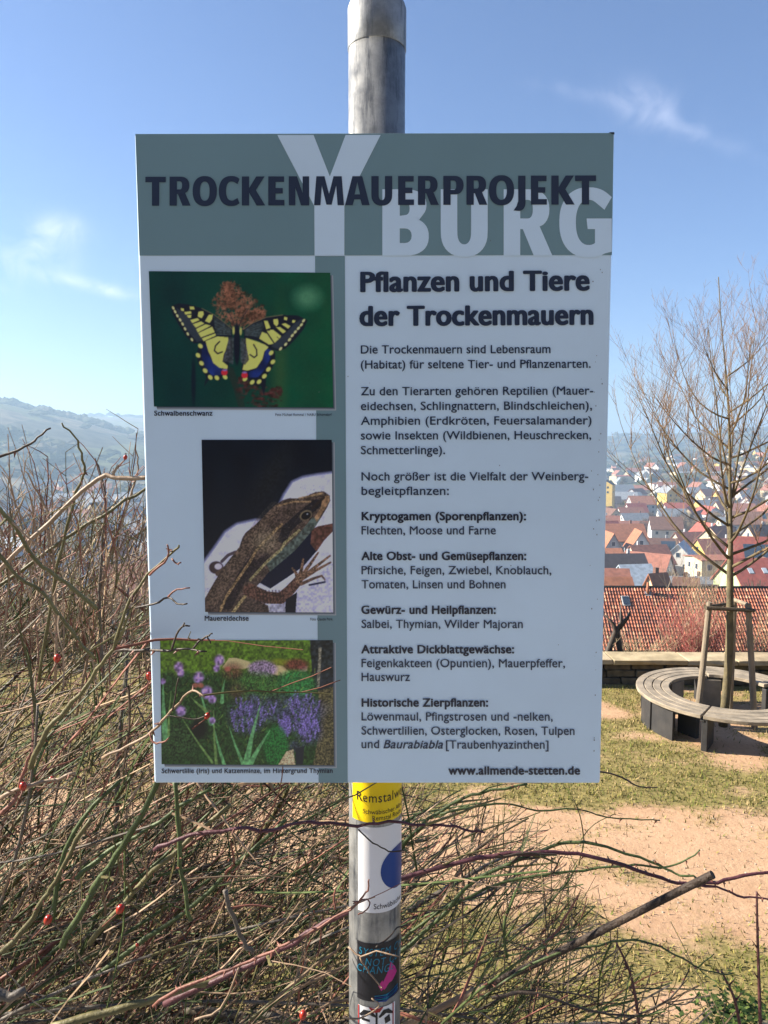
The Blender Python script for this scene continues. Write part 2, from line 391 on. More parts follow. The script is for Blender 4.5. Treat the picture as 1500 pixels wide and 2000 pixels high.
# strong upright leader fork
for dx, L in ((-.22, 2.3), (.32, 2.0), (.05, 2.2)):
    pp = curve_path(Vector((-.02, 0, 3.0)), Vector((dx, rt_.uniform(-.2, .2), 1)), L, 9, .05, .05, rt_); q = MB(); q.tube(pp, [max(.003, .015 * (1 - .85 * k / 9)) for k in range(10)], 7); q.build('limb', M_BARK, tree, True, True); whips(pp, .014, 1, rt_)
o = tw_mb.build('twigs', M_BARK, tree, False, True); tag(o, kind='stuff')
stakes = []
for (bx, by, tx, ty, dY, lab) in ((1358, 1428, 1386, 1176, -.0, 'left'), (1474, 1430, 1461, 1180, 0, 'right'), (1424, 1398, 1434, 1170, 0, 'rear')):
    pb = ptz(bx, by, -.05); Yt = pb.y + (TREE.y - pb.y) * .32; ptp = pt(tx, ty, Yt); stakes.append((pb, ptp, lab))
st_o = []
sup = thing('stake_frame', tuple(TREE), 'tripod of three wooden stakes tied with dark rails round the young tree', 'tree stakes')
def loc_(p): return p - TREE
for pb, ptp, lab in stakes:
    q = MB(); q.tube([loc_(pb), loc_(pb.lerp(ptp, .5)) + Vector((.006, 0, 0)), loc_(ptp)], [.041, .039, .037], 12); o = q.build('stake', M_STAKE, sup, True)
    e = o.modifiers.new('e', 'EDGE_SPLIT')
for i, j in ((0, 1), (0, 2), (2, 1)):
    a, b_ = stakes[i][1], stakes[j][1]; d = (b_ - a).normalized(); off = Vector((0, -.045 if (i, j) == (0, 1) else .045, -.07 + .03 * i)); q = MB(); q.tube([loc_(a + off - d * .06), loc_(b_ + off + d * .06)], .026, 8); q.build('rail', M_RAIL if (i, j) != (2, 1) else M_STAKE, sup)
q = MB(); tpx = TREE + Vector((0, 0, 0)); zz = stakes[0][1].z - .07
q.tube([Vector((.075 * math.cos(a), .075 * math.sin(a), zz)) for a in [i * math.pi / 8 for i in range(17)]], .008, 5); q.build('tie', M_RAIL, sup)

# ------------------------------------------------------------------ grass blades, pebbles
rg = random.Random(5)
M_GRASS = mat('grass blades', (.9, .9, .9), .8, (.7, .7, .7), 3, attr=True, spec=.1)
q = MB(); cnt = 0
while cnt < 46000:
    y = 3.6 + (12.0 - 3.6) * rg.random() ** .8
    side = rg.random()
    x = rg.uniform(-.6, .62) * y
    if .22 * y > x > -.2 * y and y > 7.8: 
        if rg.random() < .8: continue
    if y > WY - .02: continue
    d = dirtness(x, y)
    if d + rg.uniform(-.3, .4) > .30: 
        if rg.random() > .045: continue
    z = lawn_z(x, y); h_ = rg.uniform(.012, .04) * (1 + .5 * (rg.random() < .08)); an = rg.uniform(0, 6.28); w = rg.uniform(.003, .008); h_ *= 1 + 1.3 * max(0, noise.noise(Vector((x * 4.2, y * 5.0, 2))) - .05)
    n1 = noise.noise(Vector((x * 1.3, y * 1.3, 9)))
    k = rg.random() + n1 * .5
    if k < .45: c = (.15, .18, .04)
    elif k < .8: c = (.31, .265, .085)
    else: c = (.42, .32, .16)
    g = rg.uniform(.75, 1.2); q.col = tuple(v * g for v in c)
    ux, uy = math.cos(an), math.sin(an); lx, ly = rg.uniform(-.7, .7) * h_, rg.uniform(-.7, .7) * h_
    q.add([(x - ux * w, y - uy * w, z), (x + ux * w, y + uy * w, z), (x + lx, y + ly, z + h_)], [(0, 1, 2)])
    cnt += 1
o = q.build('grass', M_GRASS, None, False, True); tag(o, kind='stuff')
q = MB(); 
for i in range(1000):
    y = rg.uniform(4.6, 10); x = rg.uniform(-.5, .6) * y
    if dirtness(x, y) < .3: continue
    s = rg.uniform(.003, .010) * (1.6 if rg.random() < .06 else 1); z = lawn_z(x, y); c = rg.uniform(.6, 1.2) * .45; q.col = (c, c * .88, c * .72)
    q.box((x, y, z + s * .2), (s * 2, s * rg.uniform(1, 2), s), rg.uniform(0, 3), taper=.6)
o = q.build('pebbles', M_GRASS, None, False, True); tag(o, kind='stuff')

# ------------------------------------------------------------------ sign
SY = .95
sign = thing('info_sign', tuple(pt(732, 895, SY)), 'large white information board with grey-green header, three photos and German text', 'sign')
SO = Vector(sign.location)
def mk(name, col_, rough=.28, bump=0):
    return mat(name, col_, rough, tuple(c * .94 for c in col_), 6, 5, bump, 300, spec=.5)
M_WHITE = mk('sign white', (.66, .82, .96)); M_GREEN = mk('sign grey green', (.185, .30, .335)); M_INK = mk('navy ink', (.02, .035, .075)); M_INKB = mk('black ink', (.012, .017, .04)); M_PALE = mk('pale print', (.66, .82, .96))
M_EDGE = mat('sign folded edge', (.7, .72, .72), .35, (.6, .62, .62), 8)
SPL = {}
def sp(px, py, lift=.0):
    return pt(px, py, SY) - SO + Vector((0, -lift, 0))
cn = [sp(262.5, 260), sp(1200.5, 258), sp(1172.5, 1530.5), sp(301, 1530)]
q = MB(); vs = []
for dy in (0, .022):
    for c in cn: vs.append(c + Vector((0, dy, 0)))
q.add(vs, [(3, 2, 1, 0), (4, 5, 6, 7), (0, 1, 5, 4), (1, 2, 6, 5), (2, 3, 7, 6), (3, 0, 4, 7)])
o = q.build('panel', M_WHITE, sign); bevel(o, .003, 4); 
# bracket behind
for z_ in (.2, -.2): q = MB(); q.box((.0, .0285, z_), (.3, .012, .03)); q.build('bracket', M_EDGE, sign)
def flat(name, polys, lift, m, parent=None, step=.00001):
    "flat print from pixel polygons: list of loops, first outer then holes, or list of such"
    q = MB(); L = lift
    for loops in polys:
        loops3 = [[sp(x, y, L) for x, y in lp] for lp in loops]
        flatv = [p for lp in loops3 for p in lp]
        tri = tessellate_polygon([[Vector((p.x, p.z, 0)) for p in lp] for lp in loops3])
        fs = []
        for a, b_, c in tri:
            A, B, D = flatv[a], flatv[b_], flatv[c]
            if (B - A).cross(D - A).y > 0: b_, c = c, b_
            fs.append((a, b_, c))
        q.add(flatv, fs); L += step
    return q.build(name, m, parent or sign)
# header band (leaves a thin lip of enamel at the rim)
flat('header_band', [[[(264.5, 262), (1198.5, 260), (1195.0, 498.5), (272.5, 499.5)]]], .0005, M_GREEN)
flat('vertical_band', [[[(615.5, 500.5), (673.5, 500.5), (679, 1528.5), (622.5, 1528.5)]]], .0005, M_GREEN)
flat('letter_y', [[[(541.7, 264), (612.5, 264), (644.3, 345), (675, 264), (743.5, 264), (672.7, 403), (672.7, 499.6), (614.5, 499.6), (614, 403)]]], .0008, M_PALE)

# heavy caps drawn as outlines, unit cap height, y up
def arcp(cx, cy, rx, ry, a0, a1, n=14, e=2.3):
    out = []
    for i in range(n + 1):
        a = R(a0 + (a1 - a0) * i / n); c, s = math.cos(a), math.sin(a)
        out.append((cx + rx * math.copysign(abs(c) ** (2 / e), c), cy + ry * math.copysign(abs(s) ** (2 / e), s)))
    return out
def glyph(ch, w, s=.25, h=.19):
    if ch == 'T': return [[(0, 1), (w, 1), (w, 1 - h), (w / 2 + s / 2, 1 - h), (w / 2 + s / 2, 0), (w / 2 - s / 2, 0), (w / 2 - s / 2, 1 - h), (0, 1 - h)]]
    if ch == 'E': return [[(0, 0), (w, 0), (w, h), (s, h), (s, .41), (w * .9, .41), (w * .9, .41 + h), (s, .41 + h), (s, 1 - h), (w * .98, 1 - h), (w * .98, 1), (0, 1)]]
    if ch == 'N': return [[(0, 0), (s * .9, 0), (s * .9, .62), (w - s * 1.12, 0), (w, 0), (w, 1), (w - s * .9, 1), (w - s * .9, .42), (s * 1.12, 1), (0, 1)]]
    if ch == 'M': return [[(0, 0), (s * .88, 0), (s * 1.08, .68), (w / 2 - s * .36, 0.02), (w / 2 + s * .36, 0.02), (w - s * 1.08, .68), (w - s * .88, 0), (w, 0), (w - s * .32, 1), (w - s * 1.45, 1), (w / 2, .38), (s * 1.45, 1), (s * .32, 1)]]
    if ch == 'A': return [[(0, 0), (s * 1.05, 0), (s * 1.05 + .055, .2), (w - s * 1.05 - .055, .2), (w - s * 1.05, 0), (w, 0), (w / 2 + s * .68, 1), (w / 2 - s * .68, 1)], [(w / 2 - .095, .37), (w / 2 + .095, .37), (w / 2, .80)]]
    if ch == 'K': return [[(0, 0), (s, 0), (s, .44), (w - s * 1.2, 0), (w, 0), (w * .60, .53), (w * .97, 1), (w * .97 - s * 1.15, 1), (s, .60), (s, 1), (0, 1)]]
    if ch == 'O': return [arcp(w / 2, .5, w / 2, .52, 0, 352, 40), arcp(w / 2, .5, w / 2 - s, .52 - h, 0, 348, 30)]
    if ch == 'U': return [[(0, 1), (0, .4)] + arcp(w / 2, .36, w / 2, .38, 180, 360, 18)[1:-1] + [(w, .4), (w, 1), (w - s, 1), (w - s, .4)] + arcp(w / 2, .36, w / 2 - s, .38 - h, 360, 180, 14)[1:-1] + [(s, .4), (s, 1)]]
    if ch == 'C':
        o_ = arcp(w * .60, .5, w * .60, .52, 62, 298, 30); i_ = arcp(w * .62, .5, w * .62 - s, .52 - h, 292, 68, 24)
        return [[(w, .92)] + o_ + [(w, .08), (w * .90, .08 + h * .95)] + i_ + [(w * .90, .92 - h * .95)]]
    if ch == 'G':
        o_ = arcp(w * .56, .5, w * .56, .53, 55, 300, 34); i_ = arcp(w * .56, .5, w * .56 - s, .53 - h, 300, 62, 26)
        return [[(w, .88)] + o_ + [(w, .06), (w, .56), (w * .52, .56), (w * .54, .40), (w * .68, .40), (w * .68, .19)] + i_ + [(w * .86, .88 - h * 1.0)]]
    if ch == 'J': return [[(w - s, 1), (w, 1), (w, .12)] + arcp(w - .26, .08, .26, .30, 0, -80, 8) + [(0, -.2), (w - s - .06, -.055), (w - s, .12)]]
    if ch == 'P': return [[(0, 0), (s, 0), (s, .36)] + arcp(w * .55, .68, w * .45, .32, -90, 90, 16) + [(0, 1)], [(s, .52)] + arcp(w * .52, .68, w * .48 - s, .16, -90, 90, 10) + [(s, .84)]]
    if ch == 'R': return [[(0, 0), (s, 0), (s, .40), (s * 1.15, .40), (w - s * 1.12, 0), (w, 0), (w * .74, .44)] + arcp(w * .52, .70, w * .42, .30, -50, 90, 14) + [(0, 1)], [(s, .56)] + arcp(w * .50, .70, w * .44 - s, .14, -90, 90, 10) + [(s, .84)]]
    if ch == 'B': return [[(0, 0)] + arcp(w * .5, .29, w * .5, .29, -90, 62, 14) + [(w * .78, .53)] + arcp(w * .5, .765, w * .45, .235, -35, 90, 12) + [(0, 1)],
                          [(s * 1.05, .19)] + arcp(w * .48, .30, w * .5 - s * .98, .11, -90, 90, 8) + [(s * 1.05, .41)], [(s * 1.05, .60)] + arcp(w * .48, .71, w * .45 - s * .96, .10, -90, 90, 8) + [(s * 1.05, .82)]]
def caps(name, items, y0f, y1f, lift, m, s=.25, h=.19):
    polys = []
    for ch, x0, x1 in items:
        yb, yt = y0f((x0 + x1) / 2), y1f((x0 + x1) / 2); Hh = yb - yt; w = (x1 - x0) / Hh
        polys.append([[(x0 + gx * Hh, yb - gy * Hh) for gx, gy in lp] for lp in glyph(ch, w, s, h)])
    return flat(name, polys, lift, m)
caps('large_word_lettering', [('B', 746.7, 837.5), ('U', 860.7, 952.4), ('R', 983.5, 1078.5), ('G', 1092, 1194.5)], lambda x: 499.6, lambda x: 370, .0008, M_PALE, .25, .19)
T = [('T', 284.5, 324.3), ('R', 331.7, 372.7), ('O', 376.7, 424), ('C', 427.7, 468.3), ('K', 472.7, 518.3), ('E', 524.3, 555.7), ('N', 564.3, 604), ('M', 613.5, 672), ('A', 674, 722), ('U', 725.4, 766), ('E', 777.6, 808.5), ('R', 816.3, 857), ('P', 865.8, 905.2), ('R', 911, 951.6), ('O', 954.7, 1003.8), ('J', 1002.7, 1025.9), ('E', 1036.7, 1067.6), ('K', 1076.5, 1121.8), ('T', 1122.5, 1163.5)]
caps('title_lettering', T, lambda x: 402.5 - (x - 284) * .0028, lambda x: 346 - (x - 284) * .0028, .0012, M_INK)

def text_mesh(s, off, space=1.0, shear=0):
    c = bpy.data.curves.new('t', 'FONT'); c.body = s; c.offset = off; c.space_character = space; c.shear = shear; c.resolution_u = 4; c.size = 1
    o = bpy.data.objects.new('t', c); col.objects.link(o); dg = bpy.context.evaluated_depsgraph_get(); dg.update()
    me = bpy.data.meshes.new_from_object(o.evaluated_get(dg)); bpy.data.objects.remove(o); bpy.data.curves.remove(c)
    v = np.empty(len(me.vertices) * 3); me.vertices.foreach_get('co', v); v = v.reshape(-1, 3); f = [tuple(p.vertices) for p in me.polygons]; bpy.data.meshes.remove(me)
    return v, f
_h, _ = text_mesh('H', 0); CAPH = _h[:, 1].max(); _x, _ = text_mesh('x', 0); XH = _x[:, 1].max()
def print_text(name, s, x0, y0, x1, y1, cap, m, off=.004, space=1.0, shear=0, xh=.73, lift=.0012, parent=None, ring=8):
    v, f = text_mesh(s, 0, space, shear); X0, X1 = v[:, 0].min(), v[:, 0].max()
    yy = v[:, 1] / CAPH; k = XH / CAPH
    yy = np.where(yy < 0, yy, np.where(yy < k, yy * xh / k, xh + (yy - k) * (1 - xh) / (1 - k)))
    e = off * cap / CAPH  # stroke growth in photo pixels
    x0 += e; x1 -= e; u = (v[:, 0] - X0) / (X1 - X0); q = MB()
    for i in range(ring):
        a_ = 2 * math.pi * (i + .5) / ring; dx, dy = e * math.cos(a_), e * .55 * math.sin(a_)
        q.add([sp(x0 + (x1 - x0) * a + dx, y0 + (y1 - y0) * a - (cap - e * .5) * b_ - e * .25 + dy, lift + i * 1e-5) for a, b_ in zip(u, yy)], f)
    return q.build(name, m, parent or sign)
L_ = [("Die Trockenmauern sind Lebensraum", 704.7, 691, 1075, 690), ("(Habitat) für seltene Tier- und Pflanzenarten.", 704.7, 720.3, 1153.3, 718.6),
      ("Zu den Tierarten gehören Reptilien (Mauer-", 704.7, 772.3, 1158.3, 771), ("eidechsen, Schlingnattern, Blindschleichen),", 704.7, 801.3, 1156, 800),
      ("Amphibien (Erdkröten, Feuersalamander)", 704.7, 830, 1155, 829), ("sowie Insekten (Wildbienen, Heuschrecken,", 704.7, 858.7, 1154.3, 857.7), ("Schmetterlinge).", 704.7, 887.3, 869.3, 887),
      ("Noch größer ist die Vielfalt der Weinberg-", 706, 938.5, 1148.7, 938), ("begleitpflanzen:", 706, 966.7, 876.7, 966.7),
      ("Flechten, Moose und Farne", 706, 1043.7, 968.3, 1043.7), ("Pfirsiche, Feigen, Zwiebel, Knoblauch,", 706, 1121.3, 1076.7, 1121.5), ("Tomaten, Linsen und Bohnen", 706, 1149, 987.3, 1149),
      ("Salbei, Thymian, Wilder Majoran", 706, 1226.3, 1021, 1226.5), ("Feigenkakteen (Opuntien), Mauerpfeffer,", 706, 1302.7, 1103.3, 1303), ("Hauswurz", 706, 1329.7, 800.7, 1329.7),
      ("Löwenmaul, Pfingstrosen und -nelken,", 706, 1406.7, 1079.3, 1407.2), ("Schwertlilien, Osterglocken, Rosen, Tulpen", 706, 1434.3, 1122, 1435), ("und", 706, 1460.7, 740.7, 1460.7), ("[Traubenhyazinthen]", 870.7, 1461.5, 1071.3, 1462)]
for s, x0, y0, x1, y1 in L_: print_text('text_line', s, x0, y0, x1, y1, 16, M_INK, .016, 1.02, ring=3)
print_text('text_line', "Baurabiabla", 748.7, 1461, 865.3, 1461.5, 16, M_INK, .020, 1.02, .25, ring=4)
for s, x0, y, x1 in [("Kryptogamen (Sporenpflanzen):", 706, 1016, 1027.3), ("Alte Obst- und Gemüsepflanzen:", 705.5, 1093.7, 1027.7), ("Gewürz- und Heilpflanzen:", 705.5, 1198.7, 968.3), ("Attraktive Dickblattgewächse:", 705.3, 1275.7, 1004), ("Historische Zierpflanzen:", 706, 1379.7, 953.3), ("www.allmende-stetten.de", 875.3, 1512.3, 1132.7)]:
    print_text('subheading', s, x0, y, x1, y, 16, M_INKB, .040, 1.05, ring=6)
print_text('heading_line', "Pflanzen und Tiere", 703.3, 570.5, 1151.7, 567.5, 38.5, M_INK, .047, 1.04, xh=.73)
print_text('heading_line', "der Trockenmauern", 701.7, 636.8, 1159, 634.3, 38, M_INK, .047, 1.04, xh=.73)
print_text('caption', "Schwalbenschwanz", 301.5, 812, 415.5, 812, 9.5, M_INKB, .030, 1.05, ring=4)
print_text('caption', "Foto Michael Rommel / NABU Schorndorf", 538, 812.5, 648, 812.5, 5, M_INKB, .015, 1.02, ring=2)
print_text('caption', "Mauereidechse", 400, 1212, 486, 1212, 9.5, M_INKB, .030, 1.05, ring=4)
print_text('caption', "Foto Claude Perk", 606, 1211.5, 650, 1211.5, 5, M_INKB, .015, 1.02, ring=2)
print_text('caption', "Schwertlilie (Iris) und Katzenminze, im Hintergrund Thymian", 316, 1509.5, 650, 1509, 9, M_INKB, .030, 1.05, ring=4)
# small dirt flecks on the enamel
q = MB(); rs_ = random.Random(3)
for i in range(48):
    if i < 34: x, y = rs_.gauss(1168, 7), rs_.uniform(520, 1500)
    else: x, y = rs_.uniform(300, 1180), rs_.uniform(270, 1520)
    x = min(x, 1190 - (y - 260) * .022 - 4)
    s = rs_.uniform(.5, 1.3); q.add([sp(x + s * math.cos(a) * rs_.uniform(.6, 1.2), y + s * math.sin(a) * 1.4, .0018) for a in (0, -1.2, -2.5, -3.7, -5)], [(0, 1, 2, 3, 4)])
o = q.build('dirt_specks', mat('dirt fleck', (.22, .23, .25), .9), sign); tag(o, kind='stuff')

flat('corner_chip', [[[(1188, 259.5), (1199, 259.3), (1199.3, 264), (1193, 262.5)]]], .0019, mat('corner chip', (.03, .04, .05), .8))
# printed photographs: colour grids -------------------------------------
def s2l(c): c = np.asarray(c, float) / 255; return np.where(c < .04045, c / 12.92, ((c + .055) / 1.055) ** 2.4)
class Paint:
    def __init__(s, corners, ox, oy, k, shadow=6):
        s.cor = corners; (x0, y0), (x1, _), (x2, y2), _ = corners
        s.w, s.h = x1 - x0, y2 - y0; st = .65
        s.nx, s.ny = 2 * int((s.w) / st / 2), 2 * int((s.h) / st / 2)
        u = (np.arange(s.nx) + .5) / s.nx; v = (np.arange(s.ny) + .5) / s.ny; U, V = np.meshgrid(u, v); s.U, s.V = U, V
        c = np.array(corners, float); P = (1 - U)[..., None] * (1 - V)[..., None] * c[0] + U[..., None] * (1 - V)[..., None] * c[1] + U[..., None] * V[..., None] * c[2] + (1 - U)[..., None] * V[..., None] * c[3]
        s.X = (P[..., 0] - ox) * k; s.Y = (P[..., 1] - oy) * k
        s.img = np.zeros((s.ny, s.nx, 3)); s.rng = np.random.RandomState(4)
    def noise(s, cell):
        gx, gy = int(s.nx / cell) + 3, int(s.ny / cell) + 3; g = s.rng.rand(gy, gx)
        x = np.arange(s.nx) / cell; y = np.arange(s.ny) / cell; xi, yi = x.astype(int), y.astype(int); fx, fy = x - xi, y - yi
        fx = fx * fx * (3 - 2 * fx); fy = fy * fy * (3 - 2 * fy); fy = fy[:, None]
        a = g[yi][:, xi]; b_ = g[yi][:, xi + 1]; c = g[yi + 1][:, xi]; d = g[yi + 1][:, xi + 1]
        return (a * (1 - fx) + b_ * fx) * (1 - fy) + (c * (1 - fx) + d * fx) * fy
    def put(s, mask, c, tex=None):
        c = np.array(c, float)
        cc = c if tex is None else c[None, None, :] * tex[..., None]
        s.img = s.img * (1 - mask[..., None]) + cc * mask[..., None]
    def poly(s, pts, c, al=1, tex=None):
        x, y = s.X, s.Y; inside = np.zeros(x.shape, bool); n = len(pts)
        for i in range(n):
            (xa, ya), (xb, yb) = pts[i], pts[(i + 1) % n]
            if ya == yb: continue
            hit = ((ya > y) != (yb > y)) & (x < (xb - xa) * (y - ya) / (yb - ya) + xa); inside ^= hit
        s.put(inside * float(al), c, tex); return inside
    def win(s, x0, x1, y0, y1):
        a = np.where((s.X[s.ny // 2] > x0) & (s.X[s.ny // 2] < x1))[0]; b_ = np.where((s.Y[:, s.nx // 2] > y0) & (s.Y[:, s.nx // 2] < y1))[0]
        if len(a) == 0 or len(b_) == 0: return None
        return slice(max(0, b_[0] - 2), b_[-1] + 3), slice(max(0, a[0] - 2), a[-1] + 3)
    def putw(s, w, mask, c, tex):
        c = np.array(c, float); cc = c if tex is None else c[None, None, :] * tex[w][..., None]; s.img[w] = s.img[w] * (1 - mask[..., None]) + cc * mask[..., None]
    def ell(s, cx, cy, rx, ry, c, soft=.1, al=1, tex=None, rot=0):
        m_ = max(rx, ry) * (1 + soft) + 60; w_ = s.win(cx - m_, cx + m_, cy - m_, cy + m_)
        if w_ is None: return
        dx, dy = s.X[w_] - cx, s.Y[w_] - cy; cr_, sr = math.cos(rot), math.sin(rot); u = (dx * cr_ + dy * sr) / rx; v = (-dx * sr + dy * cr_) / ry
        d = np.sqrt(u * u + v * v); s.putw(w_, np.clip((1 - d) / soft + .5, 0, 1) * al, c, tex)
    def line(s, pts, w, c, al=1, tex=None, w1=None):
        n = len(pts) - 1; w1 = w if w1 is None else w1; mg = max(w, w1) + 60; w_ = s.win(min(p[0] for p in pts) - mg, max(p[0] for p in pts) + mg, min(p[1] for p in pts) - mg, max(p[1] for p in pts) + mg)
        if w_ is None: return
        SX, SY_ = s.X[w_], s.Y[w_]; m = np.zeros(SX.shape)
        for i in range(n):
            (xa, ya), (xb, yb) = pts[i], pts[i + 1]; dx, dy = xb - xa, yb - ya; t_ = np.clip(((SX - xa) * dx + (SY_ - ya) * dy) / (dx * dx + dy * dy + 1e-9), 0, 1)
            d = np.hypot(SX - xa - t_ * dx, SY_ - ya - t_ * dy); ww = w + (w1 - w) * (i + t_) / n; m = np.maximum(m, np.clip((ww / 2 - d) / 3 + .5, 0, 1))
        s.putw(w_, m * float(al), c, tex)
    def mesh(s, name, gain=1.0, soft=0):
        s.img = np.clip(s.img * (.93 + .14 * s.noise(2.1))[..., None] + (s.noise(1.6) * 5 - 2.5)[..., None], 0, 255)
        im = s.img.reshape(s.ny // 2, 2, s.nx // 2, 2, 3).mean((1, 3))
        for _ in range(soft):
            p = np.pad(im, ((1, 1), (1, 1), (0, 0)), 'edge'); im = (p[:-2, 1:-1] + p[2:, 1:-1] + p[1:-1, :-2] + p[1:-1, 2:] + 4 * im) / 8
        ny, nx = im.shape[:2]; c = np.array(s.cor, float)
        U, V = np.meshgrid(np.linspace(0, 1, nx), np.linspace(0, 1, ny))
        P = (1 - U)[..., None] * (1 - V)[..., None] * c[0] + U[..., None] * (1 - V)[..., None] * c[1] + U[..., None] * V[..., None] * c[2] + (1 - U)[..., None] * V[..., None] * c[3]
        P = P.reshape(-1, 2); vs = [tuple(sp(a, b_, .0008)) for a, b_ in P]
        idx = np.arange(nx * ny).reshape(ny, nx); fs = np.stack([idx[1:, :-1], idx[1:, 1:], idx[:-1, 1:], idx[:-1, :-1]], -1).reshape(-1, 4).tolist()
        me = bpy.data.meshes.new(name); me.from_pydata(vs, [], fs); me.update()
        a = me.color_attributes.new('Col', 'FLOAT_COLOR', 'POINT'); arr = np.ones((nx * ny, 4), np.float32); arr[:, :3] = np.clip(s2l(im.reshape(-1, 3)) * gain, 0, .85); a.data.foreach_set('color', arr.ravel())
        return me
M_PIC = bpy.data.materials.new('printed photo'); M_PIC.use_nodes = True; t = M_PIC.node_tree; b = t.nodes['Principled BSDF']; b.inputs['Roughness'].default_value = .28
at = t.nodes.new('ShaderNodeAttribute'); at.attribute_name = 'Col'; t.links.new(at.outputs['Color'], b.inputs['Base Color'])
def shadow_strip(cor):
    "the printed drop shadow along the right and lower side of each picture"
    (x0, y0), (x1, y1), (x2, y2), (x3, y3) = cor
    for i in range(4):
        e = 1.2 + i * 1.5; g = [.10, .22, .40, .58][3 - i] if False else [.58, .40, .22, .10][3 - i]
        flat('printed_shadow', [[[(x0 + 5 + e, y0 + 5), (x1 + e, y1 + 5), (x2 + e, y2 + e), (x3 + 5 + e * .2, y3 + e)]]], .00056 + .00004 * (4 - i), SHM[i])
SHM = [mk('print shadow %d' % i, c) for i, c in enumerate([(.07, .09, .12), (.15, .18, .22), (.27, .30, .34), (.42, .45, .49)])]

YEL, BLK = (175, 180, 95), (14, 20, 36)
B_ = Paint([(291, 530), (645, 533), (651, 796), (301, 794)], 280, 510, 3.75)
n1, n2, n3 = B_.noise(70), B_.noise(22), B_.noise(5)
g = np.clip((B_.X - 300) / 1100, 0, 1)
B_.img[...] = np.stack([2 + 12 * g * n2, 34 + 26 * g + 12 * n1, 40 + 2 * g + 6 * n1], -1)
B_.ell(1200, 270, 90, 75, (70, 120, 95), 1.2, .8); B_.ell(370, 880, 16, 170, (5, 18, 35), .8, .9)
B_.ell(1000, 850, 50, 420, (70, 85, 45), 1.5, .4)
for cx, cy, rx, ry, in ((640, 230, 75, 75), (590, 300, 85, 60), (700, 300, 90, 80), (780, 350, 110, 90), (660, 380, 120, 80), (840, 400, 60, 50), (720, 430, 110, 60), (620, 200, 40, 40)):
    
    for k_ in range(130):
        a_ = random.uniform(0, 6.28); q_ = random.random() ** .5; x_, y_ = cx + rx * q_ * math.cos(a_), cy + ry * q_ * math.sin(a_); g_ = random.uniform(.35, 1.25); an_ = random.uniform(0, 6.28)
        B_.line([(x_, y_), (x_ + 14 * math.cos(an_), y_ + 14 * math.sin(an_)), (x_ + 22 * math.cos(an_ + .8), y_ + 22 * math.sin(an_ + .8))], random.uniform(4, 9), (112 * g_, 78 * g_, 64 * g_), .8)
for cx, cy, rx, ry in ((800, 960, 110, 80), (900, 1020, 110, 60), (970, 960, 50, 40), (730, 900, 60, 60)): 
    for k_ in range(50):
        a_ = random.uniform(0, 6.28); q_ = random.random() ** .5; x_, y_ = cx + rx * q_ * math.cos(a_), cy + ry * q_ * math.sin(a_); g_ = random.uniform(.3, 1.2); B_.ell(x_, y_, random.uniform(6, 18), random.uniform(5, 12), (75 * g_, 38 * g_, 42 * g_), .8, .6)
B_.line([(640, 800), (690, 950), (720, 1060)], 50, (45, 35, 35), .5)
# hind wings
LH = [(430, 590), (410, 620), (392, 680), (400, 740), (435, 800), (462, 850), (445, 922), (478, 872), (530, 858), (560, 882), (575, 840), (615, 850), (622, 800), (640, 700), (650, 600), (620, 545)]
RH = [(740, 560), (930, 620), (965, 670), (965, 740), (940, 790), (900, 845), (895, 915), (884, 980), (862, 912), (785, 905), (770, 860), (725, 852), (720, 790), (735, 700)]
B_.poly(LH, BLK); B_.poly(RH, BLK)
B_.poly([(430, 600), (465, 610), (478, 670), (498, 720), (525, 760), (580, 788), (570, 835), (505, 838), (455, 785), (428, 700)], (16, 32, 84), 1, .6 + .8 * n2)
B_.poly([(900, 640), (937, 650), (927, 720), (892, 790), (842, 850), (778, 852), (768, 812), (830, 790), (872, 730)], (16, 32, 84), 1, .6 + .8 * n2)
B_.poly([(455, 580), (540, 550), (620, 545), (627, 590), (612, 640), (592, 680), (582, 735), (620, 765), (618, 790), (560, 782), (512, 745), (497, 700), (477, 660)], YEL, 1, .92 + .12 * n2)
B_.poly([(750, 562), (830, 588), (925, 625), (887, 662), (872, 720), (830, 782), (762, 802), (726, 795), (742, 730), (760, 680)], YEL, 1, .92 + .12 * n2)
B_.line([(560, 590), (530, 620), (522, 655), (545, 678), (580, 665)], 9, BLK); B_.line([(808, 612), (830, 650), (832, 690), (812, 706), (782, 685)], 9, BLK)
for cx, cy in ((420, 622), (403, 690), (428, 748), (455, 802), (492, 850), (540, 854), (600, 848)): B_.ell(cx, cy, 20, 15, YEL, .3, 1, rot=.8)
for cx, cy in ((936, 672), (948, 738), (916, 792), (886, 842), (848, 882), (798, 886), (745, 862)): B_.ell(cx, cy, 20, 15, YEL, .3, 1, rot=-.8)
B_.ell(595, 815, 24, 22, (170, 35, 50), .2); B_.ell(742, 835, 24, 22, (170, 35, 50), .2); B_.ell(598, 797, 20, 8, (110, 90, 150), .3); B_.ell(742, 815, 20, 8, (110, 90, 150), .3)
B_.poly([(628, 560), (665, 560), (660, 760), (625, 740), (585, 735), (605, 650)], (62, 68, 78), .85, .5 + .8 * n3); B_.poly([(712, 560), (745, 570), (775, 720), (745, 760), (712, 740)], (62, 68, 78), .85, .5 + .8 * n3)
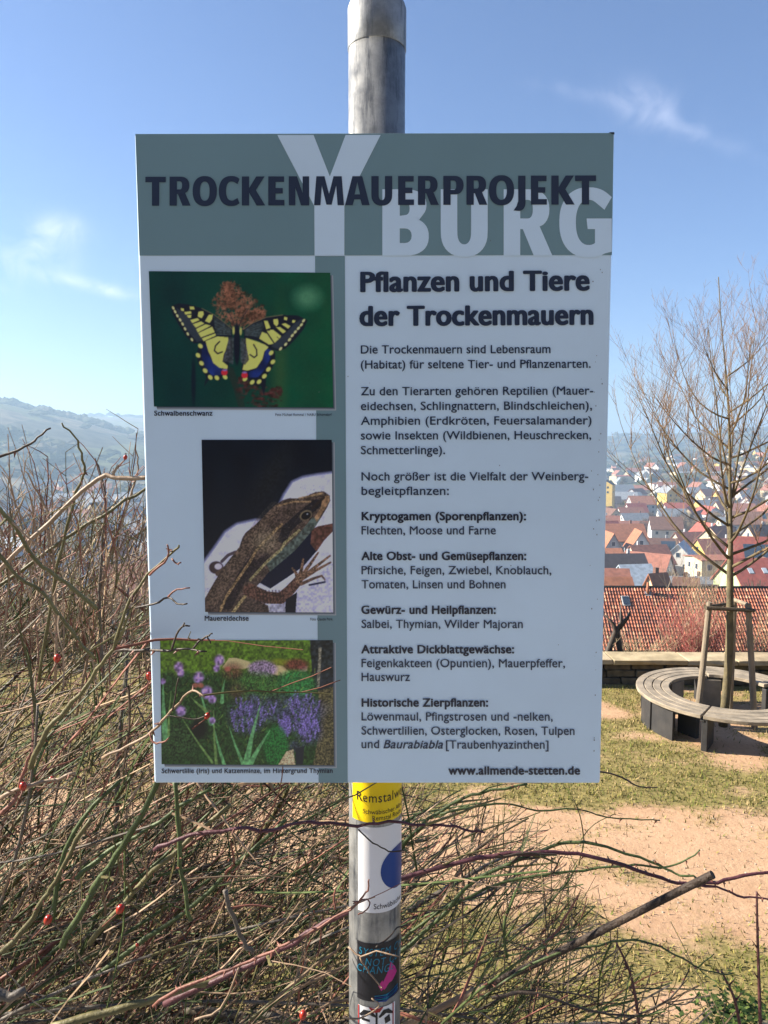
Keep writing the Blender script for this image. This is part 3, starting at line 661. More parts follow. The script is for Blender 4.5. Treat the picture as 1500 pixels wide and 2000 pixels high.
# fore wings
B_.poly([(205, 335), (255, 312), (330, 318), (430, 348), (520, 395), (600, 455), (645, 490), (652, 560), (545, 552), (440, 592), (372, 605), (320, 558), (260, 465), (215, 385)], BLK)
B_.poly([(735, 500), (800, 455), (900, 413), (1020, 396), (1130, 400), (1202, 435), (1172, 500), (1112, 572), (1042, 642), (985, 660), (930, 640), (860, 590), (740, 560)], BLK)
B_.poly([(512, 402), (600, 462), (640, 495), (645, 545), (540, 540), (528, 500)], (38, 50, 58), 1, .6 + .8 * n3); B_.poly([(745, 505), (800, 465), (868, 442), (885, 480), (850, 560), (745, 545)], (38, 50, 58), 1, .6 + .8 * n3)
for k_ in range(5): B_.line([(640, 505 + k_ * 8), (525, 440 + k_ * 24)], 3, (95, 105, 105), .6); B_.line([(745, 510 + k_ * 8), (865, 455 + k_ * 22)], 3, (95, 105, 105), .6)
B_.poly([(245, 345), (335, 400), (380, 480), (440, 580), (395, 592), (330, 520), (265, 420)], (36, 46, 60)); B_.poly([(1165, 420), (1110, 455), (1040, 530), (935, 625), (985, 645), (1050, 600), (1120, 510)], (36, 46, 60))
for pl in ([(345, 432), (400, 418), (415, 434), (362, 456)], [(364, 463), (425, 442), (450, 458), (388, 490)], [(388, 497), (458, 463), (498, 474), (402, 524)], [(404, 528), (506, 480), (525, 522), (424, 560)], [(430, 566), (528, 530), (534, 546), (444, 588)],
           [(405, 372), (440, 368), (446, 392), (430, 420), (400, 408)], [(480, 395), (512, 392), (505, 430), (486, 456), (453, 440)], [(340, 333), (372, 335), (380, 356), (345, 357)], [(275, 345), (300, 350), (302, 370), (280, 365)], [(300, 375), (350, 368), (357, 386), (310, 394)], [(320, 398), (355, 395), (352, 417), (332, 418)],
           [(882, 438), (910, 438), (932, 490), (900, 502)], [(950, 428), (985, 424), (990, 460), (975, 482), (955, 462)], [(1030, 408), (1056, 415), (1050, 437), (1030, 430)], [(870, 518), (905, 532), (956, 606), (920, 612), (848, 568)], [(902, 510), (938, 512), (992, 572), (962, 600)], [(922, 503), (950, 503), (1010, 550), (996, 570)],
           [(970, 485), (1000, 483), (1046, 515), (1022, 532)], [(1010, 462), (1040, 455), (1078, 478), (1060, 497)], [(1090, 432), (1115, 435), (1105, 455), (1088, 452)]): B_.poly(pl, YEL)
for cx, cy in ((222, 345), (236, 372), (252, 402), (272, 432), (290, 462), (308, 497), (328, 534), (358, 576)): B_.ell(cx, cy, 8, 14, (190, 190, 130), .3, 1, rot=-.5)
for cx, cy in ((1172, 438), (1156, 468), (1135, 493), (1112, 520), (1090, 546), (1070, 576), (1042, 610), (1005, 642)): B_.ell(cx, cy, 9, 15, (190, 190, 130), .3, 1, rot=.7)
B_.line([(645, 492), (600, 455), (520, 395), (430, 348)], 6, (120, 110, 80), .8); B_.line([(735, 500), (800, 455), (900, 413), (1020, 396)], 6, (120, 110, 80), .8)
B_.ell(686, 610, 22, 150, (10, 16, 34), .2); B_.ell(662, 510, 9, 30, (150, 155, 90), .4); B_.ell(714, 515, 9, 30, (150, 155, 90), .4); B_.line([(676, 480), (640, 400), (610, 350)], 4, BLK); B_.line([(698, 480), (735, 400), (770, 350)], 4, BLK)
GAIN = np.array([2.45, 2.15, 1.85])
link('butterfly_photo', B_.mesh('butterfly_photo', GAIN, 1), M_PIC, sign)
shadow_strip([(291, 530), (645, 533), (651, 796), (301, 794)])

Z = Paint([(394, 859), (648, 859), (651, 1196), (401, 1195)], 380, 840, 5)
n1, n2, n3, n4 = Z.noise(60), Z.noise(18), Z.noise(6), Z.noise(3.2)
Z.img[...] = np.stack([2 + 3 * n1, 6 + 8 * n1, 20 + 8 * n1], -1)
Z.ell(760, 450, 110, 330, (28, 28, 30), 1.4, .5, .4 + n3, rot=.5)
rock = [(90, 1310), (200, 1160), (310, 1000), (420, 925), (600, 885), (760, 900), (880, 640), (960, 515), (1060, 470), (1200, 445), (1360, 425), (1360, 1790), (90, 1790)]
for k_ in range(5): Z.line(rock[:11], 60 - k_ * 12, (90 + k_ * 10, 95 + k_ * 11, 130 + k_ * 12), .35)
Z.poly(rock, (152, 160, 200), 1, .85 + .2 * n2)
Z.poly([(760, 1560), (1000, 1560), (1350, 1300), (1350, 1790), (700, 1790)], (140, 145, 180), .7, .7 + .5 * n3)
Z.ell(215, 1340, 70, 62, (45, 38, 42), .15); Z.ell(235, 1330, 36, 30, (140, 140, 170), .3); Z.line([(270, 1280), (330, 1220), (400, 1190)], 30, (55, 50, 60)); Z.line([(230, 1400), (330, 1330)], 46, (60, 50, 45))
Z.poly([(980, 1150), (1150, 980), (1190, 1180), (1060, 1330), (900, 1440), (740, 1545), (640, 1490), (700, 1400), (850, 1280)], (3, 10, 34))
Z.poly([(1140, 970), (1200, 940), (1350, 910), (1350, 985), (1260, 1080), (1190, 1185), (1130, 1110)], (70, 48, 44), 1, .6 + .6 * n3)
body = [(1180, 606), (1260, 598), (1318, 640), (1322, 690), (1290, 760), (1230, 860), (1180, 940), (1080, 1060), (980, 1175), (850, 1285), (720, 1390), (640, 1490), (560, 1570), (620, 1660), (720, 1710), (735, 1790), (90, 1790), (100, 1650), (190, 1490), (270, 1360), (360, 1240), (440, 1140), (470, 1050), (500, 1000), (600, 920), (660, 860), (780, 740), (860, 685), (930, 665), (1010, 668), (1090, 645)]
Z.poly(body, (60, 52, 50), 1, .35 + .8 * n4 + .5 * n3 * n2)
Z.poly([(1230, 860), (1180, 940), (1080, 1060), (980, 1175), (850, 1285), (740, 1380), (700, 1300), (850, 1170), (1020, 1010), (1150, 850)], (62, 76, 76), .9, .5 + .8 * n3)
Z.line([(1190, 720), (1060, 820), (900, 960), (860, 1060)], 90, (18, 18, 26), .9, .6 + .8 * n4); Z.line([(560, 1290), (470, 1420), (420, 1520), (330, 1700)], 95, (22, 18, 24), .9, .5 + n4)
Z.line([(700, 1240), (560, 1370), (520, 1440)], 80, (26, 22, 28), .85, .5 + n4)
Z.line([(850, 920), (720, 1050), (600, 1180), (540, 1290), (400, 1490), (310, 1630), (240, 1790)], 26, (125, 108, 80), .85, .3 + 1.0 * n4); Z.line([(1020, 980), (880, 1100), (850, 1160), (700, 1290), (545, 1460)], 26, (120, 118, 88), .85, .4 + .9 * n4); Z.line([(520, 1590), (440, 1690), (370, 1790)], 30, (140, 130, 95), .8, .5 + .8 * n4)
Z.line([(780, 760), (640, 920), (500, 1150), (330, 1400), (180, 1650)], 120, (80, 70, 60), .35, .3 + 1.2 * n4)
Z.ell(700, 1090, 120, 110, (110, 105, 90), .9, .5, .5 + .9 * n4)

for k_ in range(900):
    i_ = random.random(); bx_ = 200 + 1020 * i_; by_ = 1700 - 1020 * i_ + 0; x_, y_ = bx_ + random.gauss(-30, 90), by_ + random.gauss(0, 80); g_ = random.choice((.25, .4, 1.3, 1.5)); Z.ell(x_, y_, random.uniform(3, 8), random.uniform(3, 6), (75 * g_, 66 * g_, 58 * g_), .5, .28 if x_ + y_ > 1480 - 300 * (x_ > 900) else 0)
Z.ell(1085, 832, 62, 46, (92, 86, 70), .25, 1, rot=-.5); Z.ell(1088, 835, 50, 36, (6, 6, 12), .2, rot=-.5); Z.ell(1100, 820, 9, 7, (120, 130, 150), .4)
Z.poly([(1250, 650), (1310, 640), (1318, 690), (1250, 800), (1190, 900), (1170, 850), (1230, 760)], (120, 98, 76), .85, .6 + .6 * n3); Z.line([(1150, 760), (1260, 660)], 26, (30, 24, 24), .9)
Z.line([(1020, 665), (1150, 640), (1240, 620)], 20, (120, 105, 80), .7, .6 + .7 * n4); Z.line([(820, 740), (960, 700), (1130, 700)], 16, (135, 115, 85), .6, .5 + .9 * n4)
Z.line([(540, 1560), (700, 1630), (840, 1640), (930, 1560), (1010, 1470)], 130, (62, 46, 42), 1, .4 + 1.1 * n4, 90)
for k_ in range(9): Z.line([(600 + k_ * 32, 1560), (620 + k_ * 32, 1690)], 9, (28, 20, 24), .7)
for (fx, fy) in ((955, 1345), (1060, 1255), (1205, 1195), (1320, 1225), (1325, 1290)): Z.line([(1010, 1470), ((1010 + fx) / 2 + 10, (1470 + fy) / 2 - 10), (fx, fy)], 44, (82, 66, 56), 1, .4 + 1.1 * n4, 18)
Z.line([(1040, 1500), (1150, 1450), (1240, 1420), (1270, 1460)], 34, (70, 56, 50), 1, .5 + .9 * n4, 14); Z.line([(1120, 1510), (1270, 1480)], 18, (10, 14, 34), .9)
Z.poly([(890, 1650), (1000, 1580), (985, 1790), (880, 1790)], (4, 8, 24)); Z.poly([(730, 1710), (880, 1690), (890, 1790), (735, 1790)], (120, 125, 150), .9, .6 + .6 * n3)
Z.img = np.clip((Z.img - 40) * 1.18 + 42, 0, 255) * (Z.img.sum(-1, keepdims=True) > 70) + Z.img * (Z.img.sum(-1, keepdims=True) <= 70)
link('lizard_photo', Z.mesh('lizard_photo', GAIN), M_PIC, sign)
shadow_strip([(394, 859), (648, 859), (651, 1196), (401, 1195)])

G = Paint([(313, 1250), (650, 1250), (652, 1494), (316, 1492)], 290, 1200, 3.75)
n1, n2, n3, n4 = G.noise(60), G.noise(16), G.noise(6), G.noise(3)
tx = .35 + .9 * n3 * .6 + .55 * n4
G.img[...] = np.stack([28 * tx, 52 * tx, 26 * tx], -1)
gm = np.clip((440 - G.Y + 40 * n2) / 60, 0, 1); G.put(gm, (62, 88, 28), .55 + .6 * n3 + .3 * n4 - .2 * n2)
G.poly([(1180, 180), (1370, 180), (1370, 520), (1240, 560), (1200, 460)], (20, 24, 34), .9, .4 + 1.2 * n3); G.line([(1255, 250), (1250, 380), (1240, 520)], 22, (115, 115, 105), .8, .5 + .8 * n4)
G.poly([(1240, 560), (1370, 520), (1370, 1110), (1200, 1110), (1260, 800)], (72, 66, 50), .85, .3 + 1.1 * n4)
G.poly([(540, 390), (590, 320), (640, 318), (740, 345), (760, 380), (700, 400)], (125, 122, 95)); G.poly([(900, 370), (980, 375), (1035, 425), (980, 450), (900, 440)], (130, 125, 95)); G.poly([(1100, 380), (1165, 375), (1160, 420), (1100, 420)], (110, 110, 95))
G.ell(1080, 370, 90, 45, (70, 32, 35), .6, .8, .5 + n4); G.ell(955, 350, 60, 25, (95, 95, 30), .7, .6)
G.ell(620, 420, 70, 60, (70, 45, 40), .8, .7, .5 + n4)
G.ell(835, 400, 105, 65, (105, 92, 125), .35, .9, .45 + .9 * n4)
G.ell(1080, 510, 140, 100, (35, 88, 48), .4, .9, .5 + .9 * n4); G.ell(800, 530, 160, 100, (45, 78, 38), .5, .85, .4 + 1. * n4); G.ell(650, 560, 60, 60, (60, 40, 35), .8, .6, .5 + n4)
for cx, cy, rx, ry in ((950, 690, 330, 95), (720, 760, 130, 110), (1130, 740, 140, 140), (1180, 860, 90, 90), (1000, 840, 40, 70), (760, 640, 50, 60), (1080, 960, 60, 40)): G.ell(cx, cy, rx, ry, (52, 56, 84), .6, .7, .3 + 1.2 * n4)

for k_ in range(1500):
    x_, y_ = random.uniform(100, 1230), random.uniform(430, 1100); g_ = random.uniform(.35, 1.5) * (.7 if y_ > 850 and x_ < 650 else 1); an_ = random.gauss(-1.57, .7); l_ = random.uniform(8, 34)
    G.line([(x_, y_), (x_ + l_ * math.cos(an_), y_ + l_ * math.sin(an_))], random.uniform(3, 7), random.choice([(38 * g_, 66 * g_, 30 * g_), (30 * g_, 60 * g_, 36 * g_), (62 * g_, 78 * g_, 38 * g_), (10, 16, 14)]), .7)
for k_ in range(210):
    cx, cy, rx, ry = random.choice(((950, 690, 330, 95), (720, 770, 130, 110), (1130, 740, 140, 140), (1180, 860, 80, 80), (1000, 840, 40, 70))); a_ = random.uniform(0, 6.28); q_ = random.random() ** .5; x_, y_ = cx + rx * q_ * math.cos(a_), cy + ry * q_ * math.sin(a_); an_ = random.gauss(-1.57, .3)
    for j_ in range(7):
        g_ = random.uniform(.5, 1.35); G.ell(x_ + j_ * 8 * math.cos(an_) + random.uniform(-5, 5), y_ + j_ * 8 * math.sin(an_), random.uniform(3, 7), random.uniform(3, 6), (88 * g_, 80 * g_, 140 * g_), .5, .75)
G.ell(930, 960, 90, 150, (28, 82, 40), .3, .9, .5 + .8 * n4); G.ell(220, 930, 150, 120, (36, 58, 34), .5, .9, .2 + 1.2 * n4); G.ell(370, 840, 60, 70, (8, 12, 12), .6, .9)
for base, tip, w in (((710, 1110), (822, 650), 50), ((735, 1110), (890, 845), 44), ((700, 1110), (590, 815), 26), ((560, 1110), (470, 780), 26), ((500, 1100), (480, 700), 24), ((130, 900), (110, 500), 50), ((150, 880), (170, 560), 20), ((470, 1080), (250, 760), 18), ((460, 800), (380, 560), 30), ((540, 640), (560, 480), 30), ((420, 700), (310, 600), 24)):
    G.line([base, ((base[0] + tip[0]) / 2 - 6, (base[1] + tip[1]) / 2), tip], w, (72, 118, 82) if w > 25 else (78, 105, 62), .92, .75 + .4 * n3, 4)
for cx, cy, r_ in ((225, 385, 34), (240, 430, 26), (370, 462, 38), (430, 570, 42), (470, 620, 28), (520, 335, 36), (500, 395, 24), (240, 705, 36), (470, 775, 22), (110, 490, 20)): G.ell(cx, cy, r_, r_ * 1.1, (118, 98, 155), .6, .95, .5 + .8 * n3)
for cx, cy in ((345, 520), (385, 520), (580, 400)): G.ell(cx, cy, 22, 18, (120, 70, 65), .6, .8)
G.poly([(950, 1095), (1010, 1000), (1060, 985), (1075, 1095)], (140, 130, 110), 1, .6 + .6 * n4); G.poly([(1075, 980), (1140, 960), (1130, 1095), (1080, 1095)], (22, 26, 34))
G.img = np.clip((G.img - 50) * 1.3 + 56, 4, 255)
link('garden_photo', G.mesh('garden_photo', GAIN), M_PIC, sign)
shadow_strip([(313, 1250), (650, 1250), (652, 1494), (316, 1492)])

# ------------------------------------------------------------------ pole with stickers
PY = 1.02; PR = .0375
ptop = pt(737, 15, PY); pbot = pt(731.5, 1760, PY)
PX = (ptop.x + pbot.x) / 2
pole = thing('metal_pole', (PX, PY, 1.95), 'scratched galvanised metal pole carrying the information board', 'pole')
M_POLE = bpy.data.materials.new('galvanised pole'); M_POLE.use_nodes = True; t = M_POLE.node_tree; b = t.nodes['Principled BSDF']; b.inputs['Metallic'].default_value = .5
co = t.nodes.new('ShaderNodeTexCoord').outputs['Object']
mp = t.nodes.new('ShaderNodeMapping'); mp.inputs['Scale'].default_value = (1, 1, .12); t.links.new(co, mp.inputs[0])
co0 = co; co = mp.outputs[0]
r1 = ramp(tn(70, 8, .75), .50, .64, (.34, .345, .34), (.12, .13, .145))
co = co0; r2 = ramp(tn(30, 6, .7), .40, .62, (.95, .95, .95), (.6, .61, .63))
t.links.new(mixc(1.0, r1, r2, 'MULTIPLY'), b.inputs['Base Color'])
t.links.new(ramp(tn(40), .3, .7, (.30, .30, .30), (.55, .55, .55)), b.inputs['Roughness'])
q = MB(); zt = ptop.z - 1.95
q.lathe((0, 0, 0), [(PR, -.2), (PR, zt - .012)], 48); 
q.build('shaft', M_POLE, pole, True)
q = MB(); q.lathe((0, 0, zt), [(PR + .0005, -.055), (PR + .001, -.054), (PR + .001, -.004), (PR * .97, .002), (PR * .88, .006), (PR * .7, .012), (PR * .55, .016), (PR * .3, .019), (.001, .02)], 48)
o = q.build('cap', M_POLE, pole, True); o.modifiers.new('e', 'EDGE_SPLIT')
def cyl_z(py): # height on the pole's front for a pixel row
    return pt(732, py, PY - PR).z - 1.95
PXS = 1444 / ((PY - PR) * math.cos(TILT) + .65 * math.sin(TILT))
def ang(px): # angle round the pole (0 = facing the viewer)
    s = (px - 732.5) / (PR * PXS); s = max(-.995, min(.995, s)); return math.asin(s)
def cpt(an, z, lift): r_ = PR + lift; return (r_ * math.sin(an), -r_ * math.cos(an), z)
def sticker(name, a0, a1, z0, z1, m, lift, na=24, parent=None, poly=None, nz_=1):
    q = MB(); vs = []
    for j in range(nz_ + 1):
        for i in range(na + 1): vs.append(cpt(a0 + (a1 - a0) * i / na, z0 + (z1 - z0) * j / nz_, lift))
    fs = [(j * (na + 1) + i, j * (na + 1) + i + 1, (j + 1) * (na + 1) + i + 1, (j + 1) * (na + 1) + i) for j in range(nz_) for i in range(na)]
    q.add(vs, fs); return q.build(name, m, parent, True)
def cyl_shape(name, pts, m, lift, parent):
    "closed outline (angle, z) fanned round its centroid"
    cx = sum(p[0] for p in pts) / len(pts); cz = sum(p[1] for p in pts) / len(pts); q = MB()
    vs = [cpt(cx, cz, lift)]; K = 6
    for k_ in range(1, K + 1):
        for a, z in pts: vs.append(cpt(cx + (a - cx) * k_ / K, cz + (z - cz) * k_ / K, lift))
    n = len(pts); fs = [(0, 1 + i, 1 + (i + 1) % n) for i in range(n)]
    for k_ in range(K - 1):
        for i in range(n): a = 1 + k_ * n; i2 = (i + 1) % n; fs.append((a + i, a + n + i, a + n + i2, a + i2))
    q.add(vs, fs); return q.build(name, m, parent, True)
def cyl_text(name, s, a0, zb, cap, m, lift, parent, off=.01, sx=1.0, space=1.0, shear=0, rot=0):
    v, f = text_mesh(s, 0, space, shear); k_ = cap / CAPH; v[:, 0] -= v[:, 0].min(); q = MB()
    for i in range(5):
        a_ = i * 1.2566; q.add([cpt(a0 + (x * sx + off * math.cos(a_)) * k_ / PR, zb + (y + off * math.sin(a_)) * k_, lift + i * 1e-5) for x, y, _z in v], f); return q.build(name, m, parent)
M_YEL = mat('yellow vinyl', (.85, .62, .005), .35, (.80, .56, .005), 9); M_SW = mat('white vinyl', (.78, .78, .80), .35, (.72, .72, .74), 9); M_BLUE = mat('blue ink', (.008, .05, .25), .35, (.008, .045, .22), 9)
M_BK = mat('black vinyl', (.01, .01, .014), .35, (.015, .015, .02), 9); M_CY = mat('cyan ink', (.01, .20, .33), .4, (.01, .17, .28), 9); M_MAG = mat('magenta ink', (.55, .02, .22), .4, (.4, .02, .18), 9); M_RED = mat('red ink', (.45, .03, .03), .4)
A_R = R(125)
s1 = tag(sticker('yellow_sticker', ang(689.5), A_R, cyl_z(1607), cyl_z(1500), M_YEL, .0006, parent=None), 'yellow sticker with black lettering on the pole just under the board', 'sticker')
s1.location = (PX, PY, 1.95)
def zc_(py): return cyl_z(py)
cyl_text('lettering', 'Remstalweg', ang(698), zc_(1567), .0132, M_BK, .0010, s1, .022, .84, 1.08)
cyl_text('lettering', 'Schwäbischer Albverein', ang(710), zc_(1590), .0065, M_BK, .0010, s1, .006, .9)
cyl_text('lettering', 'Remstal Route', ang(728), zc_(1602), .0065, M_BK, .0010, s1, .006, .9)
s2 = tag(sticker('white_sticker', ang(700.5), A_R, cyl_z(1783), cyl_z(1616), M_SW, .0006), 'white sticker with a big blue dot round the pole', 'sticker'); s2.location = (PX, PY, 1.95)
rz_ = (cyl_z(1662) - cyl_z(1745)) / 2 ; cz_ = (cyl_z(1662) + cyl_z(1745)) / 2
ca = ang(744) + rz_ / PR
cyl_shape('blue_dot', [(ca + rz_ / PR * math.cos(a), cz_ + rz_ * math.sin(a)) for a in [2 * math.pi * i / 40 for i in range(40)]], M_BLUE, .0010, s2)
cyl_text('lettering', 'Schwäbischer Albverein', ang(731), zc_(1775), .0075, M_BK, .0010, s2, .01, .85)
s3 = tag(sticker('black_sticker', ang(699), R(70), cyl_z(1956), cyl_z(1843), M_BK, .0006), 'black sticker with blue slogan and pink flame shape low on the pole', 'sticker'); s3.location = (PX, PY, 1.95)
for s, x, y in (('SYSTEM CHANGE', 702, 1867), ('NOT CLIMATE', 714, 1886), ('CHANGE', 699, 1901)): cyl_text('lettering', s, ang(x), zc_(y), .0108, M_CY, .0010, s3, .035, .78, 1.16, .2)
def PZ(pl): return [(ang(x), cyl_z(y)) for x, y in pl]
cyl_shape('pink_flame', PZ([(745, 1928), (757, 1905), (764, 1885), (772, 1898), (776, 1912), (768, 1922), (752, 1935)]), M_MAG, .0010, s3)
cyl_shape('pink_flame', PZ([(740, 1925), (748, 1915), (752, 1930), (746, 1936)]), M_MAG, .0012, s3)
for k_ in range(4): cyl_shape('blue_wave', PZ([(733, 1944 + k_ * 3.6), (755, 1948 + k_ * 3), (778, 1938 + k_ * 3.4), (778, 1939.5 + k_ * 3.4), (755, 1949.8 + k_ * 3), (733, 1945.6 + k_ * 3.6)]), M_BLUE if k_ % 2 else M_CY, .0010 + k_ * .0001, s3)
s4 = tag(sticker('red_white_sticker', ang(701), ang(773), cyl_z(2040), cyl_z(1968), M_SW, .0006), 'white sticker with red and black angular print at the bottom of the pole', 'sticker'); s4.location = (PX, PY, 1.95)
for pl, m_ in (([(701, 1968), (703, 1968), (703, 2035), (701, 2035)], M_RED), ([(768, 1968), (770, 1968), (770, 2035), (768, 2035)], M_RED), ([(722, 1968), (750, 1968), (743, 1977), (730, 1977)], M_RED), ([(735, 1977), (739, 1977), (739, 2035), (735, 2035)], M_BK),
              ([(704, 1985), (712, 1974), (728, 1974), (736, 1984), (736, 1987), (727, 1978), (713, 1978), (706, 1988)], M_BK), ([(741, 1985), (750, 1974), (760, 1974), (768, 1984), (768, 1988), (759, 1978), (751, 1978), (743, 1988)], M_BK), ([(708, 1990), (724, 1991), (724, 1996), (708, 1995)], M_BK), ([(752, 1990), (762, 1986), (764, 2000), (754, 2002)], M_BK)):
    cyl_shape('print_mark', PZ(pl), m_, .0010 + random.random() * .0003, s4)

# ------------------------------------------------------------------ wild rose bushes
M_CANE = mat('rose cane', (1, 1, 1), .55, (.72, .70, .66), 30, 5, .25, 120, attr=True, spec=.35)
M_TWIG = mat('rose twigs', (1, 1, 1), .65, (.75, .72, .68), 25, 4, attr=True, spec=.25)
M_HIP = mat('rosehip red', (.30, .010, .006), .3, (.36, .03, .01), 60, 3, spec=.5)
GREEN, OLIVE, TAN, REDB, GREY, PLUM, DARK = (.068, .098, .032), (.135, .12, .05), (.30, .21, .14), (.22, .09, .065), (.14, .12, .10), (.10, .035, .045), (.055, .04, .03)
def proj(p):
    d = p - CAM; z = d.dot(fwd); return 750 + F * d.dot(rt) / z, 1000 - F * d.dot(up) / z
rb = random.Random(17)
def envelope(px):
    return lerp(px, [-400, 0, 110, 200, 290, 640, 800, 950, 1080, 1170, 1260, 1500], [980, 1000, 1040, 985, 960, 1350, 1545, 1575, 1640, 1790, 1900, 1990])
def grow(p, d, L, n, drop, rnd, wob=.05, curve=None):
    pts = [p.copy()]; d = d.normalized(); st = L / n; side = Vector((rnd.uniform(-1, 1), rnd.uniform(-1, 1), 0)) * .03
    for i in range(n):
        kink = 2.2 if rnd.random() < .2 else 1
        d = (d + side + Vector((rnd.uniform(-wob, wob) * kink, rnd.uniform(-wob, wob), rnd.uniform(-wob, wob) * kink - drop * (.4 + i / n)))).normalized(); p = p + d * st; pts.append(p.copy())
    return pts
def clip_env(pts, slack=0):
    out = []
    for p in pts:
        if (p - CAM).dot(fwd) < .55: break
        x, y = proj(p)
        if y < envelope(x) - slack: break
        out.append(p)
    return out
def thorns(q, pts, r, rnd, step=.05):
    for i in range(len(pts) - 1):
        a, b_ = pts[i], pts[i + 1]; L = (b_ - a).length; t_ = (b_ - a).normalized(); n_ = max(1, int(L / step)) if L > step * .7 else (1 if rnd.random() < L / step else 0)
        for _ in range(n_):
            p = a.lerp(b_, rnd.random()); s_ = t_.orthogonal(); s_.rotate(Matrix.Rotation(rnd.uniform(0, 6.28), 3, t_)); s_.normalize()
            q.tube([p + s_ * r * .6, p + s_ * (r + .006) - t_ * .003], [.0022, .0003], 3, False)
def shade(c, rnd, a=.75, b_=1.3):
    g = rnd.uniform(a, b_); return tuple(v * g for v in c)
twig_l, twig_r = MB(), MB()
def twiglets(mb, pts, r, dens, rnd, cols, lvl=0, slack=60, Ls=(.08, .30)):
    L = sum((pts[i + 1] - pts[i]).length for i in range(len(pts) - 1)); n_ = int(L * dens + rnd.random())
    for _ in range(n_):
        u = rnd.uniform(.12, .99) * (len(pts) - 1); i = int(u); p = pts[i].lerp(pts[i + 1], u - i); d0 = (pts[i + 1] - pts[i]).normalized()
        sd_ = Vector((rnd.uniform(-.6, 1.1), rnd.uniform(-.9, .9), rnd.uniform(-.3, 1.1))).normalized()
        l = rnd.uniform(*Ls) * (1 if lvl == 0 else .5); pp = clip_env(grow(p, d0 * .6 + sd_ * .8, l, 5 if lvl == 0 else 3, .02, rnd, .13), slack + (60 if rnd.random() < .15 else 0))
        if len(pp) < 2: continue
        mb.col = shade(rnd.choice(cols), rnd); r1 = min(r * .6, .0034) * rnd.uniform(.6, 1.2) * (.6 if lvl else 1)
        mb.tube(pp, [max(.0006, r1 * (1 - .6 * k_ / len(pp))) for k_ in range(len(pp))], 4 if lvl == 0 else 3, False)
        if lvl < 1 and rnd.random() < .8: twiglets(mb, pp, r1, 14, rnd, cols, lvl + 1, slack)
bl = thing('rose_bush', (-1.1, 1.7, 1.5), 'dense tangled leafless wild rose bush filling the left and lower left', 'bush')
br = thing('rose_bush', (.25, 1.8, 1.4), 'thinner green-stemmed rose bush behind the pole below the board', 'bush')
def cane_obj(pts, r, c, parent, rnd, th=True, taper=.75, sides=7):
    q = MB(); q.col = shade(c, rnd, .85, 1.15); n_ = len(pts); O = Vector(parent.location) if parent else Vector()
    q.tube([p - O for p in pts], [max(.0009, r * (1 - taper * k_ / (n_ - 1)) * rnd.uniform(.92, 1.14)) for k_ in range(n_)], sides)
    if th:
        q.col = shade(REDB, rnd); thorns(q, [p - O for p in pts], r * .8, rnd)
    return q.build('cane', M_CANE, parent, True, True)
def smooth_path(ctrl, sub=5):
    out = []; n_ = len(ctrl)
    for i in range(n_ - 1):
        p0, p1, p2, p3 = ctrl[max(i - 1, 0)], ctrl[i], ctrl[i + 1], ctrl[min(i + 2, n_ - 1)]
        for k_ in range(sub):
            t_ = k_ / sub; out.append(.5 * ((2 * p1) + (p2 - p0) * t_ + (2 * p0 - 5 * p1 + 4 * p2 - p3) * t_ * t_ + (3 * p1 - p0 - 3 * p2 + p3) * t_ ** 3))
    out.append(ctrl[-1].copy()); return out
# the big left bush
n_c = 0; tries = 0
while n_c < 225 and tries < 3000:
    tries += 1; X = rb.uniform(-2.6, .15); Y = rb.uniform(1.22, 2.9); z = rb.uniform(1.7, 2.1) if Y < 1.95 else rb.uniform(.6, 1.7)
    d = Vector((rb.uniform(.25, 1.15), rb.uniform(-.25, .25), rb.uniform(.35, 1.15)))
    pp = clip_env(grow(Vector((X, Y, z)), d, rb.uniform(.9, 2.3), 14, rb.uniform(.0, .06), rb), rb.uniform(-60, 10))
    if len(pp) < 6: continue
    if min(p.y for p in pp) < 1.12: continue
    q_ = [proj(p) for p in pp]
    if not any(-60 < a < 780 and b_ < 2030 for a, b_ in q_): continue
    if sum(1 for a, b_ in q_ if a > 760) > 2: continue
    c = rb.choice([GREEN, GREEN, GREEN, OLIVE, TAN, REDB, GREY]); r = rb.choice([.0026, .0032, .004, .005, .0062]) * rb.uniform(.8, 1.15)
    cane_obj(pp, r, c, bl, rb, Y < 1.9, .7); n_c += 1
    twiglets(twig_l, pp, r, 7.5, rb, [TAN, TAN, REDB, OLIVE, TAN, TAN, GREEN])
for _ in range(26):
    X = rb.uniform(-1.6, .2); Y = rb.uniform(1.35, 2.4); an = rb.gauss(.7, .45)
    pp = clip_env(grow(Vector((X, Y, rb.uniform(1.9, 2.35))), Vector((math.cos(an), rb.uniform(-.3, .3), math.sin(an))), rb.uniform(.5, 1.3), 10, .03, rb, .09), -60)
    if len(pp) > 4: cane_obj(pp, rb.uniform(.007, .011), rb.choice([GREY, OLIVE, DARK]), bl, rb, False, .5)
